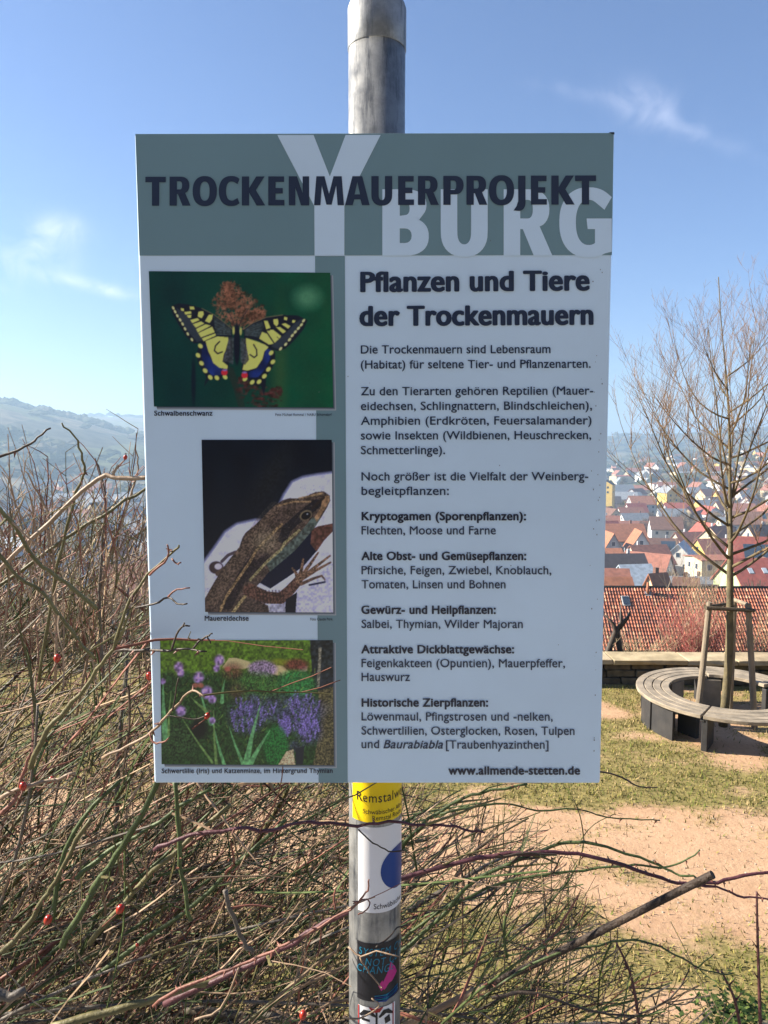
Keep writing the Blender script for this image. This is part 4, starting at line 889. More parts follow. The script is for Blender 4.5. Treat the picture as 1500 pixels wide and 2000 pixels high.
# loose low fill of old dead twigs lying in the bush
for _ in range(5800):
    X = rb.uniform(-2.2, .75)
    if X > -.05 and rb.random() < .72: continue
    if X > -.45 and rb.random() < .25: continue
    Y = rb.uniform(1.25, 3.2); zt_ = 1.95 + lerp(X, [-2.2, -.4, 0, .3, .75], [1.45, 1.15, .75, .5, .2]) * rb.random() ** 1.25 - (.5 if Y > 2 else 0) * rb.random()
    p = Vector((X, Y, zt_)); an = rb.gauss(.8, .38) if rb.random() < .75 else rb.gauss(.6, 1.0); d = Vector((math.cos(an), rb.uniform(-.5, .5), math.sin(an)))
    pp = clip_env(grow(p, d, rb.uniform(.14, .60), 6, .02, rb, .08), 20)
    if len(pp) < 3: continue
    mb = twig_l if X < .1 else twig_r; mb.col = shade(rb.choice([TAN, DARK, GREEN, OLIVE, REDB, GREEN, GREY, (.40, .29, .185)]), rb, .55, 1.35); r = rb.uniform(.0008, .0024)
    mb.tube(pp, [r] * len(pp), 3, False)
# right bush
n_c = 0; tries = 0
while n_c < 40 and tries < 2500:
    tries += 1; X = rb.uniform(-.5, .5); Y = rb.uniform(1.25, 2.6); z = rb.uniform(1.6, 2.0) if Y < 1.95 else rb.uniform(.7, 1.6)
    d = Vector((rb.uniform(.2, 1.3), rb.uniform(-.2, .2), rb.uniform(.35, 1.1)))
    pp = clip_env(grow(Vector((X, Y, z)), d, rb.uniform(.9, 1.9), 14, rb.uniform(.03, .09), rb), rb.uniform(-50, 10))
    if len(pp) < 6: continue
    q_ = [proj(p) for p in pp]
    if not sum(1 for a, b_ in q_ if 700 < a < 1250 and b_ < 2000) > 3: continue
    c = rb.choice([GREEN, GREEN, GREEN, OLIVE, DARK]); r = rb.choice([.002, .0025, .003, .0045]) * rb.uniform(.8, 1.1)
    cane_obj(pp, r, c, br, rb, Y < 2); n_c += 1
    twiglets(twig_r, pp, r, 9, rb, [GREEN, OLIVE, DARK, OLIVE, REDB], 0, 30)
# canes that stand out one by one: (pixel path, distance start, distance end, radius, colour, bush)
SP = [
 ([(-60, 1150), (0, 1108), (95, 1020), (190, 938), (240, 932), (300, 934)], 1.2, 1.15, .0042, TAN, bl, .25),
 ([(-40, 1160), (0, 1142), (130, 1050), (200, 1008), (245, 978), (300, 945)], 1.3, 1.3, .0034, OLIVE, bl, .3),
 ([(-40, 955), (0, 995), (32, 1030), (62, 1085), (98, 1118), (140, 1150), (186, 1188)], 1.0, 1.05, .0030, OLIVE, bl, .05),
 ([(-30, 1060), (0, 1085), (34, 1125), (85, 1160), (120, 1208), (152, 1250), (186, 1288)], 1.0, 1.05, .0027, OLIVE, bl, .1),
 ([(-40, 897), (0, 890), (50, 872), (75, 855), (98, 836)], 1.0, 1.0, .0022, DARK, bl, .5),
 ([(75, 1330), (100, 1180), (120, 1070), (150, 960), (165, 922), (158, 885), (146, 852), (120, 826)], 1.25, 1.15, .003, OLIVE, bl, .6),
 ([(110, 1330), (108, 1150), (102, 1040), (85, 985), (66, 950), (50, 918)], 1.3, 1.3, .003, TAN, bl, .6),
 ([(200, 1330), (195, 1150), (200, 1050), (205, 980), (196, 925), (186, 895)], 1.5, 1.5, .0035, GREY, bl, .6),
 ([(150, 1400), (196, 1160), (245, 1000), (262, 945), (270, 905), (264, 870)], 1.5, 1.5, .003, TAN, bl, .6),
 ([(60, 1500), (95, 1428), (130, 1385), (168, 1340), (200, 1295), (228, 1250), (243, 1195), (290, 1120), (340, 1075), (347, 1065)], .98, .88, .0036, OLIVE, bl, .7),
 ([(290, 1123), (322, 1098), (330, 1075), (326, 1065)], .9, .88, .0015, REDB, bl, .4), ([(335, 1092), (346, 1102), (353, 1098)], .885, .88, .0012, REDB, bl, .4),
 ([(265, 1188), (300, 1180), (328, 1166), (345, 1178), (365, 1180)], .92, .88, .0015, DARK, bl, .4), ([(328, 1166), (345, 1152), (370, 1148)], .89, .88, .0013, REDB, bl, .4),
 ([(225, 1270), (290, 1271), (330, 1271), (370, 1268), (402, 1272)], .95, .87, .0022, DARK, bl, .6), ([(335, 1269), (345, 1240), (360, 1222), (370, 1222)], .88, .87, .0014, DARK, bl, .4), ([(358, 1224), (360, 1216)], .87, .87, .0011, DARK, bl, .3),
 ([(378, 1266), (392, 1250), (404, 1243), (414, 1237)], .88, .87, .0014, DARK, bl, .4), ([(396, 1250), (386, 1248)], .87, .87, .001, DARK, bl, .3), ([(404, 1243), (412, 1257)], .87, .87, .001, DARK, bl, .3),
 ([(200, 1480), (255, 1455), (298, 1428), (326, 1398), (350, 1372), (376, 1350), (400, 1360)], .95, .87, .0020, TAN, bl, .4), ([(292, 1432), (300, 1450), (318, 1450), (330, 1441)], .89, .87, .0014, REDB, bl, .4), ([(326, 1398), (345, 1400), (380, 1405), (402, 1398)], .88, .87, .0009, DARK, bl, .4), ([(336, 1388), (345, 1345), (348, 1325)], .88, .87, .001, DARK, bl, .4),
 ([(300, 1660), (345, 1640), (383, 1629), (420, 1626), (465, 1618), (530, 1622), (585, 1608), (645, 1608), (700, 1612), (760, 1604), (805, 1610), (860, 1612), (905, 1618), (945, 1628)], .96, .93, .0028, PLUM, bl, .5),
 ([(690, 1772), (740, 1740), (783, 1718), (870, 1690), (960, 1672), (1060, 1665), (1130, 1668), (1220, 1690), (1290, 1715), (1340, 1727), (1400, 1724), (1450, 1710), (1530, 1697)], 1.15, 1.15, .0042, PLUM, br, .45),
 ([(1350, 1728), (1400, 1732), (1440, 1750), (1478, 1752), (1530, 1765)], 1.15, 1.15, .0022, PLUM, br, .4),
 ([(700, 1900), (780, 1858), (850, 1800), (910, 1735), (960, 1702), (1060, 1660), (1110, 1645), (1160, 1650), (1250, 1676), (1300, 1697), (1330, 1708), (1362, 1714)], 1.3, 1.2, .0042, GREEN, br, .6),
 ([(720, 1900), (780, 1842), (850, 1785), (950, 1735), (1040, 1712), (1080, 1707), (1170, 1696), (1240, 1690), (1290, 1694), (1330, 1684), (1352, 1672), (1367, 1660)], 1.3, 1.25, .0032, GREEN, br, .6),
 ([(700, 1790), (780, 1660), (840, 1600), (900, 1560), (960, 1545), (1030, 1532)], 1.35, 1.3, .0040, GREEN, br, .5),
 ([(860, 1590), (950, 1572), (1000, 1572), (1050, 1584), (1130, 1580), (1165, 1592), (1230, 1600), (1290, 1603)], 1.25, 1.25, .0020, GREEN, br, .5),
 ([(1100, 1500), (1180, 1508), (1215, 1519), (1248, 1537), (1285, 1538)], 1.3, 1.3, .0018, DARK, br, .4),
 ([(930, 1960), (1010, 1900), (1090, 1862), (1170, 1845), (1240, 1836), (1290, 1850), (1330, 1870), (1370, 1892), (1410, 1903), (1432, 1900)], 1.2, 1.2, .0022, GREEN, br, .5),
 ([(990, 1870), (984, 1810), (1000, 1760), (1020, 1715)], 1.2, 1.2, .0026, GREEN, br, .3),
 ([(830, 1960), (910, 1890), (990, 1840), (1060, 1780), (1110, 1720), (1125, 1690)], 1.35, 1.3, .0024, GREEN, br, .5),
 ([(1130, 1690), (1140, 1640), (1132, 1590), (1120, 1560)], 1.3, 1.3, .0014, OLIVE, br, .5), ([(1135, 1640), (1160, 1610), (1200, 1590)], 1.3, 1.3, .0011, OLIVE, br, .5),
 ([(960, 1950), (1050, 1940), (1150, 1975), (1250, 1985)], 1.15, 1.15, .0026, DARK, br, .5),
 ([(1180, 2020), (1240, 1985), (1295, 1958), (1330, 1925), (1346, 1890)], 1.15, 1.15, .0018, DARK, br, .5), ([(1295, 1958), (1340, 1962), (1365, 1940)], 1.15, 1.15, .001, DARK, br, .5),
 ([(860, 1985), (930, 1975), (1000, 1938), (1080, 1935), (1170, 1950)], 1.2, 1.2, .0022, DARK, br, .5),
 ([(300, 1965), (350, 1930), (410, 1908), (470, 1885), (520, 1862), (560, 1842), (600, 1822), (640, 1802), (685, 1775), (705, 1758), (718, 1738), (720, 1715)], .96, .9, .0024, REDB, bl, .6),
 ([(320, 1960), (420, 1915), (500, 1880), (575, 1838), (640, 1800), (685, 1778)], 1.1, 1.05, .0052, PLUM, bl, .3),
 ([(690, 1765), (716, 1756), (722, 1768), (712, 1780), (700, 1786)], .93, .92, .0010, REDB, bl, .4), ([(655, 1776), (652, 1750), (655, 1735)], .95, .95, .0016, REDB, bl, .4),
 ([(680, 1850), (705, 1868), (735, 1858), (780, 1868)], .95, .92, .0012, TAN, bl, .3), ([(703, 1870), (722, 1900), (742, 1925), (745, 1930)], .93, .92, .0012, TAN, bl, .3),
 ([(700, 1620), (720, 1640), (745, 1655), (765, 1664), (790, 1660)], .94, .94, .0010, DARK, bl, .3),
 ([(735, 1850), (760, 1830), (776, 1812), (800, 1806)], .95, 1.0, .0012, DARK, br, .3), ([(670, 1985), (700, 1990), (740, 1965), (725, 1950)], .92, .92, .0012, TAN, bl, .3),
 ([(120, 1850), (170, 1760), (215, 1690), (255, 1630), (300, 1540), (345, 1440)], 1.15, 1.1, .0056, GREEN, bl, .3),
 ([(100, 1800), (118, 1690), (160, 1600), (235, 1520)], 1.2, 1.2, .0042, GREEN, bl, .3), ([(150, 1715), (210, 1665), (290, 1620), (350, 1575), (410, 1540)], 1.2, 1.2, .0040, GREEN, bl, .3),
 ([(-20, 1880), (50, 1815), (85, 1755), (108, 1720), (150, 1640), (180, 1600)], 1.1, 1.1, .0044, OLIVE, bl, .3),
 ([(175, 1840), (240, 1765), (300, 1700), (380, 1630), (450, 1570)], 1.2, 1.2, .0048, OLIVE, bl, .3), ([(180, 1915), (260, 1850), (350, 1790), (440, 1710), (560, 1600)], 1.3, 1.3, .0048, GREEN, bl, .3),
 ([(100, 2010), (180, 1985), (260, 1962), (330, 1940), (400, 1920), (440, 1905)], 1.05, 1.1, .0062, OLIVE, bl, .2),
 ([(340, 1530), (348, 1600), (352, 1690), (362, 1745), (372, 1795)], 1.0, 1.0, .0032, GREEN, bl, .1),
 ([(-10, 1940), (20, 1945), (50, 1932)], 1.0, 1.0, .009, GREY, bl, .5),
 ([(440, 1740), (455, 1790), (475, 1840), (495, 1860)], 1.0, 1.0, .0034, GREY, bl, .2), ([(380, 1990), (430, 1970), (470, 1880)], 1.05, 1.05, .002, TAN, bl, .3),
 ([(0, 1560), (60, 1532), (115, 1520), (150, 1510)], 1.0, 1.0, .0034, TAN, bl, .4), ([(0, 1590), (30, 1560), (50, 1500), (62, 1470)], 1.0, 1.0, .0028, REDB, bl, .4),
]
for path, y0, y1, r, c, par, tp_ in SP:
    n_ = len(path); ctrl = [pt(px, py, y0 + (y1 - y0) * i / (n_ - 1)) for i, (px, py) in enumerate(path)]
    pp = smooth_path(ctrl, 3); jr = min(.0022, r * .55); pp = [p + Vector((rb.uniform(-jr, jr), rb.uniform(-jr, jr), rb.uniform(-jr, jr))) for p in pp]
    cane_obj(pp, r, c, par, rb, r > .0016, tp_, 8)
    if r > .0017 and path[0][0] < 150 and path[0][1] < 1450: twiglets(twig_l, pp, r, 9, rb, [TAN, REDB, OLIVE], 0, 70, (.04, .14))
    if par is br and r > .0017: twiglets(twig_r, pp, r, 9, rb, [DARK, OLIVE, GREEN], 0, 60, (.04, .14))
    if par is bl and r > .0017 and path[0][1] > 1450: twiglets(twig_l, pp, r, 6, rb, [TAN, REDB, OLIVE], 0, 60, (.04, .16))
# fine upper sprays at the left
for _ in range(260):
    px = rb.uniform(-20, 285); py = rb.uniform(1040, 1350); Y = rb.uniform(1.2, 2.0); p = pt(px, py, Y); pp = grow(p, Vector((rb.uniform(-.35, .6), rb.uniform(-.3, .3), 1)), rb.uniform(.06, .24), 5, 0, rb, .14)
    twig_l.col = shade(rb.choice([TAN, REDB, TAN, OLIVE]), rb); r = rb.uniform(.0008, .0018); twig_l.tube(pp, [r * (1 - .1 * k_) for k_ in range(6)], 4, False)
    for k_ in range(3):
        p2 = pp[rb.randint(1, 5)]; p3 = grow(p2, Vector((rb.uniform(-1, 1), rb.uniform(-.3, .3), .7)), rb.uniform(.02, .07), 3, 0, rb, .1); twig_l.tube(p3, [r * .7, r * .6, r * .5, r * .4], 3, False)
for mb, par in ((twig_l, bl), (twig_r, br)):
    O = Vector(par.location); mb.v = [(a - O.x, b_ - O.y, c - O.z) for a, b_, c in mb.v]; o = mb.build('twigs', M_TWIG, par, False, True); tag(o, kind='stuff')
for px, py, Y, s in ((112, 1285, 1.1, .0065), (292, 1320, 1.0, .006), (235, 1775, .95, .0068), (94, 1796, .95, .0068), (45, 1535, .98, .006), (592, 1982, .95, .0062), (405, 1398, .88, .0042), (245, 893, 1.3, .0045), (100, 1522, 1.1, .005), (268, 1845, 1.05, .003)):
    p = pt(px, py, Y) - Vector(bl.location); q = MB(); prof = [(.15, -1.35), (.6, -1.15), (.95, -.5), (1, .1), (.8, .75), (.45, 1.1), (.2, 1.15)]; q.lathe((0, 0, 0), [(r * s * .8, z * s * .8) for r, z in prof], 12)
    o = q.build('rosehip', M_HIP, bl, True); o.location = p; o.rotation_euler = (rb.uniform(-.4, .4), rb.uniform(-.2, .5), 0)
    q = MB(); q.col = shade(REDB, rb); q.tube([Vector((0, 0, -s)), Vector((-.004, 0, -s * 2.5)), Vector((-.010, 0, -s * 5))], [.0012, .001, .0012], 4); q.build('stalk', M_TWIG, o, True, True)
    q = MB(); q.col = DARK
    for k_ in range(5): a = k_ * 1.256; q.tube([Vector((0, 0, s * 1.1)), Vector((math.cos(a) * s * .5, math.sin(a) * s * .5, s * 1.7))], [.0009, .0003], 3)
    q.build('sepal_tuft', M_TWIG, o, False, True)
# cut branch lying across the right bush
ctrl = [pt(x, y, Y) for x, y, Y in ((790, 2003, 1.3), (880, 1958, 1.28), (950, 1925, 1.26), (1050, 1880, 1.22), (1170, 1820, 1.18), (1290, 1759, 1.14), (1392, 1708, 1.1))]
cb = thing('cut_branch', tuple(ctrl[3]), 'thick dark sawn-off branch slanting up to the right below the bench', 'branch')
O = Vector(cb.location)
M_CUT = mat('dark branch bark', (.028, .019, .015), .6, (.055, .038, .028), 14, 7, .6, 120, stretch=(1, 1, 1)); M_CUTP = mat('peeled branch wood', (.36, .25, .16), .7, (.25, .17, .11), 14, 5, .3, 60)
q = MB(); q.tube([p - O for p in smooth_path(ctrl[2:], 4)], .0062, 12); o = q.build('stem', M_CUT, cb, True); o.modifiers.new('e', 'EDGE_SPLIT')
q = MB(); q.tube([p - O for p in smooth_path(ctrl[:3], 4)], .0058, 12); q.build('peeled_end', M_CUTP, cb, True)
# upright red shoots at the lower right
for path, lab in (([(1486, 2030), (1483, 1930), (1481, 1870), (1479, 1800), (1478, 1742)], 'upright dark red shoot at the right edge in front of the bare path'),
                  ([(1252, 2030), (1243, 1960), (1232, 1905), (1218, 1870), (1204, 1842)], 'thin dark red shoot rising from the bottom under the cut branch'),
                  ([(1450, 2030), (1438, 1965), (1428, 1935), (1409, 1897)], 'short dark red shoot leaning left beside the upright one')):
    ctrl = [pt(x, y, 1.25) for x, y in path]; t_ = thing('rose_shoot', tuple(ctrl[0]), lab, 'plant shoot', 'young red shoots at the terrace edge'); O = Vector(t_.location)
    q = MB(); q.col = (.09, .035, .035); pp = [p - O for p in smooth_path(ctrl, 4)]; q.tube(pp, [.0032 * (1 - .45 * k_ / len(pp)) for k_ in range(len(pp))], 7); thorns(q, pp, .0026, rb, .03); q.build('stem', M_CANE, t_, True, True)
    q = MB(); q.col = (.10, .04, .04)
    for k_ in (5, 9): q.tube([pp[k_], pp[k_] + Vector((rb.choice((-1, 1)) * .012, 0, .016))], [.002, .0005], 5)
    q.build('bud', M_CANE, t_, True, True)
# low weeds along the coping, bottom right
q = MB()
for _ in range(900):
    px = rb.gauss(1455, 45); p = Vector((ptz(px, 1995, 1.98).x, 1.9 + rb.uniform(-.12, .16), 1.96 + abs(rb.gauss(0, .035)))); s = rb.uniform(.006, .014); a = rb.uniform(0, 6.28); c = rb.choice([(.10, .16, .035), (.14, .19, .05), (.06, .10, .03)]); q.col = shade(c, rb)
    u = Vector((math.cos(a), math.sin(a), rb.uniform(-.3, .6))) * s; w = Vector((-math.sin(a), math.cos(a), rb.uniform(-.3, .3))) * s * .6
    q.add([p - u, p + w, p + u, p - w], [(0, 1, 2, 3)])
o = q.build('ground_weeds', M_GRASS, None, False, True); tag(o, kind='stuff')
# dry tall grass stalks on the terrace edge
ds = thing('dry_grass_tuft', tuple(ptz(1330, 2000, 1.9)), 'few thin pale dry grass stalks standing beside the red shoots', 'grass tuft'); O = Vector(ds.location)
q = MB(); q.col = (.5, .4, .22)
for path in ([(1400, 2010), (1360, 1900), (1310, 1800)], [(1420, 2010), (1380, 1930), (1335, 1860)], [(1390, 2010), (1350, 1920), (1330, 1890)]): q.tube([p - O for p in smooth_path([pt(x, y, 1.6) for x, y in path], 4)], .0012, 3)
q.build('stalk', M_GRASS, ds, False, True)

# ------------------------------------------------------------------ shrubs and roof just beyond the wall
def shrub(name, px, Y, zt, spread, n_, cols, label, cat, rr=.006, group=None, lean=.0, z0=None):
    rnd = random.Random(int(px * 7 + n_)); x = pt(px, 1200, Y).x; z0 = height(x, Y) if z0 is None else z0; t_ = thing(name, (x, Y, z0), label, cat, group); q = MB(); H = zt - z0
    for i in range(n_):
        a = rnd.uniform(0, 6.28); rad = spread * rnd.random() ** .6; p = Vector((rnd.uniform(-.12, .12) * spread * 2, rnd.uniform(-.1, .1) * spread, 0)); d = Vector((math.cos(a) * rad + lean, math.sin(a) * rad * .6, H)); L = d.length * rnd.uniform(.6, 1.05)
        pp = curve_path(p, d, L, 6, .0, .07, rnd); q.col = shade(rnd.choice(cols), rnd, .7, 1.3); q.tube(pp, [rr * (1 - .13 * k_) for k_ in range(7)], 3, False)
        for k_ in range(7):
            j = rnd.randint(2, 6); p2 = curve_path(pp[j], Vector((rnd.uniform(-.8, .8), rnd.uniform(-.8, .8), 1)), L * rnd.uniform(.08, .25), 3, .0, .12, rnd); q.tube(p2, [rr * .55, rr * .45, rr * .35, rr * .25], 3, False)
    o = q.build('branches', M_TWIG, t_, False, True); tag(o, kind='stuff'); return t_
RED1, RED2 = (.36, .09, .08), (.28, .10, .09); TN, TN2 = (.36, .27, .17), (.24, .19, .12)
shrub('dogwood_shrub', 1375, 13.6, .72, .85, 120, [RED1, RED2, RED1, TN], 'reddish bare shrub behind the wall just left of the stakes', 'shrub')
shrub('dogwood_shrub', 1325, 14.2, .50, .7, 80, [RED1, RED2, TN2], 'lower reddish shrub behind the wall further left than the other red one', 'shrub')
shrub('bare_shrub', 1368, 16.5, 1.25, .6, 70, [TN2, (.26, .22, .17), TN], 'tall grey-brown bare shrub rising in front of the tiled roof', 'shrub')
shrub('bare_shrub', 1250, 13.2, .25, .8, 60, [TN, TN2, (.2, .17, .1)], 'low tan bare shrub behind the wall beside the forked stump', 'shrub')
shrub('bare_shrub', 1470, 13.4, .60, .9, 70, [RED2, TN, TN2], 'loose brown shrub behind the wall at the right edge', 'shrub')
shrub('bare_shrub', 1130, 13.2, .3, .9, 60, [TN, TN2], 'low tan bare shrub half hidden behind the board', 'shrub')
for i, (px, zt) in enumerate(((-130, 1.0), (-20, 1.3), (90, 1.1), (190, 1.45), (290, 1.2))):
    shrub('bare_shrub', px, 12.1 + (i % 2) * .4, zt, .85, 150, [TN, TN2, (.25, .2, .15)], 'tan bare shrub at the far lawn edge, %s from the left' % ('first second third fourth fifth'.split()[i]), 'shrub', group='bare shrubs along the far edge of the lawn')
st = thing('tree_stump', (pt(1208, 1240, 13.0).x, 13.0, -.35), 'dark forked stump leaning against the tiled roof view behind the wall', 'stump')
q = MB(); q.col = (.07, .055, .045); q.tube([Vector((-.26, 0, 0)), Vector((-.16, 0, .4)), Vector((-.05, 0, .72)), Vector((-.09, 0, .85)), Vector((-.26, 0, 1.02))], [.075, .06, .055, .03, .012], 8); q.tube([Vector((.10, 0, 0)), Vector((.04, 0, .35)), Vector((-.03, 0, .7)), Vector((.04, 0, .9)), Vector((.02, 0, 1.2))], [.06, .05, .05, .03, .012], 8)
q.tube([Vector((0, 0, .78)), Vector((.16, 0, .98)), Vector((.2, 0, 1.1))], [.05, .03, .015], 6); q.build('trunk', M_CANE, st, True, True)

M_GLASS = mat('window glass', (.03, .045, .07), .12, (.04, .06, .09), 3, spec=.6); M_FRAME = mat('window frame', (.7, .7, .68), .5)
WALLS = {'white': (.68, .66, .62), 'cream': (.62, .52, .34), 'yellow': (.62, .44, .13), 'grey': (.42, .43, .45), 'pale green': (.45, .55, .30), 'beige': (.55, .47, .36), 'salmon': (.58, .36, .26)}
ROOFS = {'orange': (.37, .15, .08), 'red': (.34, .09, .065), 'brown': (.17, .09, .065), 'dark': (.06, .045, .05), 'terracotta': (.30, .125, .085), 'grey': (.25, .27, .30), 'pale blue-grey': (.45, .52, .60)}
WM = {k_: mat('render ' + k_, v, .9, tuple(c * .85 for c in v), .6, 6) for k_, v in WALLS.items()}
RM = {}
for k_, v in ROOFS.items():
    m_ = mat('tiles ' + k_, v, .85, tuple(c * .7 for c in v), 1.2, 8); RM[k_] = m_
# big tiled roof below the wall, made of real tiles
M_TILE = mat('clay tiles', (1, 1, 1), .8, (.8, .75, .72), 9, 6, attr=True)
ra = pt(1060, 1143, 60); rb2 = pt(1640, 1152, 60)
RH_ = thing('tiled_house', (ra.x, 60, height((ra.x + rb2.x) / 2, 58)), 'house below the wall with a wide weathered orange-red tiled roof', 'house'); O = Vector(RH_.location)
q = MB(); Lr = rb2.x - ra.x; zr = (ra.z + rb2.z) / 2 - O.z; tw_, th_ = .235, .34; pitch = R(46); rt2 = random.Random(8)
dy, dz = -math.cos(pitch), -math.sin(pitch)
for i in range(int(Lr / tw_)):
    for j in range(17):
        g = rt2.uniform(.6, 1.2); k_ = rt2.random(); c = (.47, .175, .10) if k_ < .6 else ((.32, .135, .095) if k_ < .88 else (.58, .31, .19)); q.col = tuple(v * g for v in c)
        s0, s1 = j * th_, (j + 1) * th_ + .05; lift0, lift1 = .02, .075; x0 = i * tw_
        def tp2(x, s, l): return (x, dy * s - math.sin(pitch) * 0 + l * (-math.sin(pitch)), zr + dz * s + l * math.cos(pitch))
        xs_ = (x0, x0 + .05, x0 + .12, x0 + .19, x0 + tw_ - .008); hs = (.0, .02, -.02, .0, .055)
        vs = [tp2(x_, s0, lift0 + h_) for x_, h_ in zip(xs_, hs)] + [tp2(x_, s1, lift1 + h_) for x_, h_ in zip(xs_, hs)] + [tp2(x_, s1, lift1 + h_ - .05) for x_, h_ in zip(xs_, hs)]
        q.add(vs, [(a, a + 1, a + 6, a + 5) for a in range(4)] + [(5 + a, 6 + a, 11 + a, 10 + a) for a in range(4)])
o = q.build('roof_tiles', M_TILE, RH_, False, True); tag(o, kind='stuff')
q = MB(); q.add([(0, 0, zr - .02), (Lr, 0, zr - .02), (Lr, dy * 7, zr - .02 + dz * 7), (0, dy * 7, zr - .02 + dz * 7), (Lr, 7 * .7, zr - 5.1), (0, 7 * .7, zr - 5.1)], [(3, 2, 1, 0), (0, 1, 4, 5)]); q.build('roof', RM['brown'], RH_)
q = MB(); q.box((Lr / 2, 0, (zr - 5) / 2 - 1), (Lr - 1, 8.6, zr - 5 + 2)); q.build('wall', WM['cream'], RH_)
q = MB(); q.tube([Vector((0, 0, zr + .04)), Vector((Lr, 0, zr + .04))], .10, 8); q.build('ridge_cap', M_TILE, RH_, True)
def on_roof(px, py):
    d = ray(px, py); nrm = Vector((0, -math.sin(pitch), math.cos(pitch))); p0 = Vector((ra.x, 60, zr + O.z)); t_ = (p0 - CAM).dot(nrm) / d.dot(nrm); return CAM + d * t_ - O
p = on_roof(1222, 1176); q = MB(); q.box(p + Vector((0, 0, .1)), (.62, .9, .10), rx=pitch); o = q.build('skylight', M_FRAME, RH_); q = MB(); q.box(p + Vector((0, -.05, .16)), (.5, .75, .06), rx=pitch); q.build('pane', M_GLASS, o)
p = on_roof(1265, 1160); q = MB(); q.tube([p + Vector((0, 0, -.1)), p + Vector((0, 0, .95))], [.14, .10], 10); q.build('vent_pipe', RM['orange'], RH_, True); q = MB(); q.box(p + Vector((0, -.05, .02)), (.5, .4, .08), rx=pitch); q.build('flashing', WM['grey'], RH_)
q = MB(); p = on_roof(1290, 1164); q.box(p + Vector((.3, 0, .12)), (3.4, .06, .06)); q.build('snow_rail', RM['dark'], RH_)

# ------------------------------------------------------------------ the town
def gable_house(loc, rz, w, d, hw, hr, wall, roof, label, group, det=2, chim=True, solar=False, wins=None, sky=0, rnd=random):
    t_ = thing('house', loc, label, 'house', group, rz); x, y = w / 2, d / 2; B = -3
    q = MB(); q.add([(-x, -y, B), (x, -y, B), (x, y, B), (-x, y, B), (-x, -y, hw), (x, -y, hw), (x, y, hw), (-x, y, hw), (-x, 0, hw + hr), (x, 0, hw + hr)],
                    [(0, 1, 5, 4), (2, 3, 7, 6), (1, 2, 6, 9, 5), (3, 0, 4, 8, 7), (3, 2, 1, 0)]); q.build('wall', WM[wall], t_)
    ov = .45; th = .22; sl = hr / y; q = MB(); X = x + ov
    for s in (-1, 1):
        ye = s * (y + ov); ze = hw - ov * sl
        vs = [(-X, 0, hw + hr + .03), (X, 0, hw + hr + .03), (X, ye, ze + .03), (-X, ye, ze + .03), (-X, 0, hw + hr + th + .03), (X, 0, hw + hr + th + .03), (X, ye, ze + th + .03), (-X, ye, ze + th + .03)]
        f_ = [(0, 1, 2, 3), (7, 6, 5, 4), (2, 1, 5, 6), (0, 3, 7, 4), (3, 2, 6, 7)]
        if s < 0: f_ = [tuple(reversed(k_)) for k_ in f_]
        q.add(vs, f_)
    rf = q.build('roof', RM[roof], t_)
    if chim:
        q = MB(); cx = rnd.uniform(-.3, .3) * w; q.box((cx, .12 * d, hw + hr * .9), (.6, .6, hr * .4 + 1.5)); q.build('chimney', RM['brown'] if rnd.random() < .6 else WM['grey'], rf)
    if solar:
        q = MB(); a = math.atan2(hr, y); q.box((rnd.uniform(-.1, .2) * w, -y * .5, hw + hr * .5 + th + .12), (w * .5, y * .75, .06), rx=a); q.build('solar_panel', M_GLASS, t_)
    for k_ in range(sky):
        a = math.atan2(hr, y); q = MB(); q.box(((k_ - (sky - 1) / 2) * w * .25, -y * .45, hw + hr * .55 + th + .08), (.9, 1.3, .08), rx=a); q.build('skylight', RM['pale blue-grey'], rf)
    if det:
        def win(px_, py_, pz_, rot):
            if det >= 2:
                f_ = link('window', WIN_F, None, t_); f_.location = (px_, py_, pz_); f_.rotation_euler = (0, 0, rot); p_ = link('pane', WIN_P, None, f_); p_.location = (0, -.03, 0)
            else:
                f_ = link('window', WIN_P1, None, t_); f_.location = (px_, py_, pz_); f_.rotation_euler = (0, 0, rot)
        nf = 2 if hw > 4.6 else 1; nw = max(2, int(w / 3.4)); ng = 2
        for fl in range(nf):
            z_ = hw - 1.6 - fl * 2.8
            for i in range(nw):
                if det >= 1: win(-x + (i + .5) * w / nw, -y - .02, z_, 0)
            for i in range(ng):
                for sx, rot in ((1, R(90)), (-1, R(-90))):
                    if det == 1 and sx * math.cos(rz) * loc[0] > 0 and abs(math.sin(rz)) < .3: continue
                    win(sx * (x + .02), (i - .5) * d * .42, z_, rot)
        if hr > 2.6:
            for sx, rot in ((1, R(90)), (-1, R(-90))): win(sx * (x + .02), 0, hw + hr * .35, rot)
    return t_
q = MB(); q.box((0, 0, 0), (1.25, .08, 1.45)); WIN_F = q.mesh('window'); WIN_F.materials.append(M_FRAME)
q = MB(); q.box((0, 0, 0), (1.0, .08, 1.2)); WIN_P = q.mesh('pane'); WIN_P.materials.append(M_GLASS); WIN_P1 = WIN_P
placed = []; hs_list = []
rh = random.Random(23)
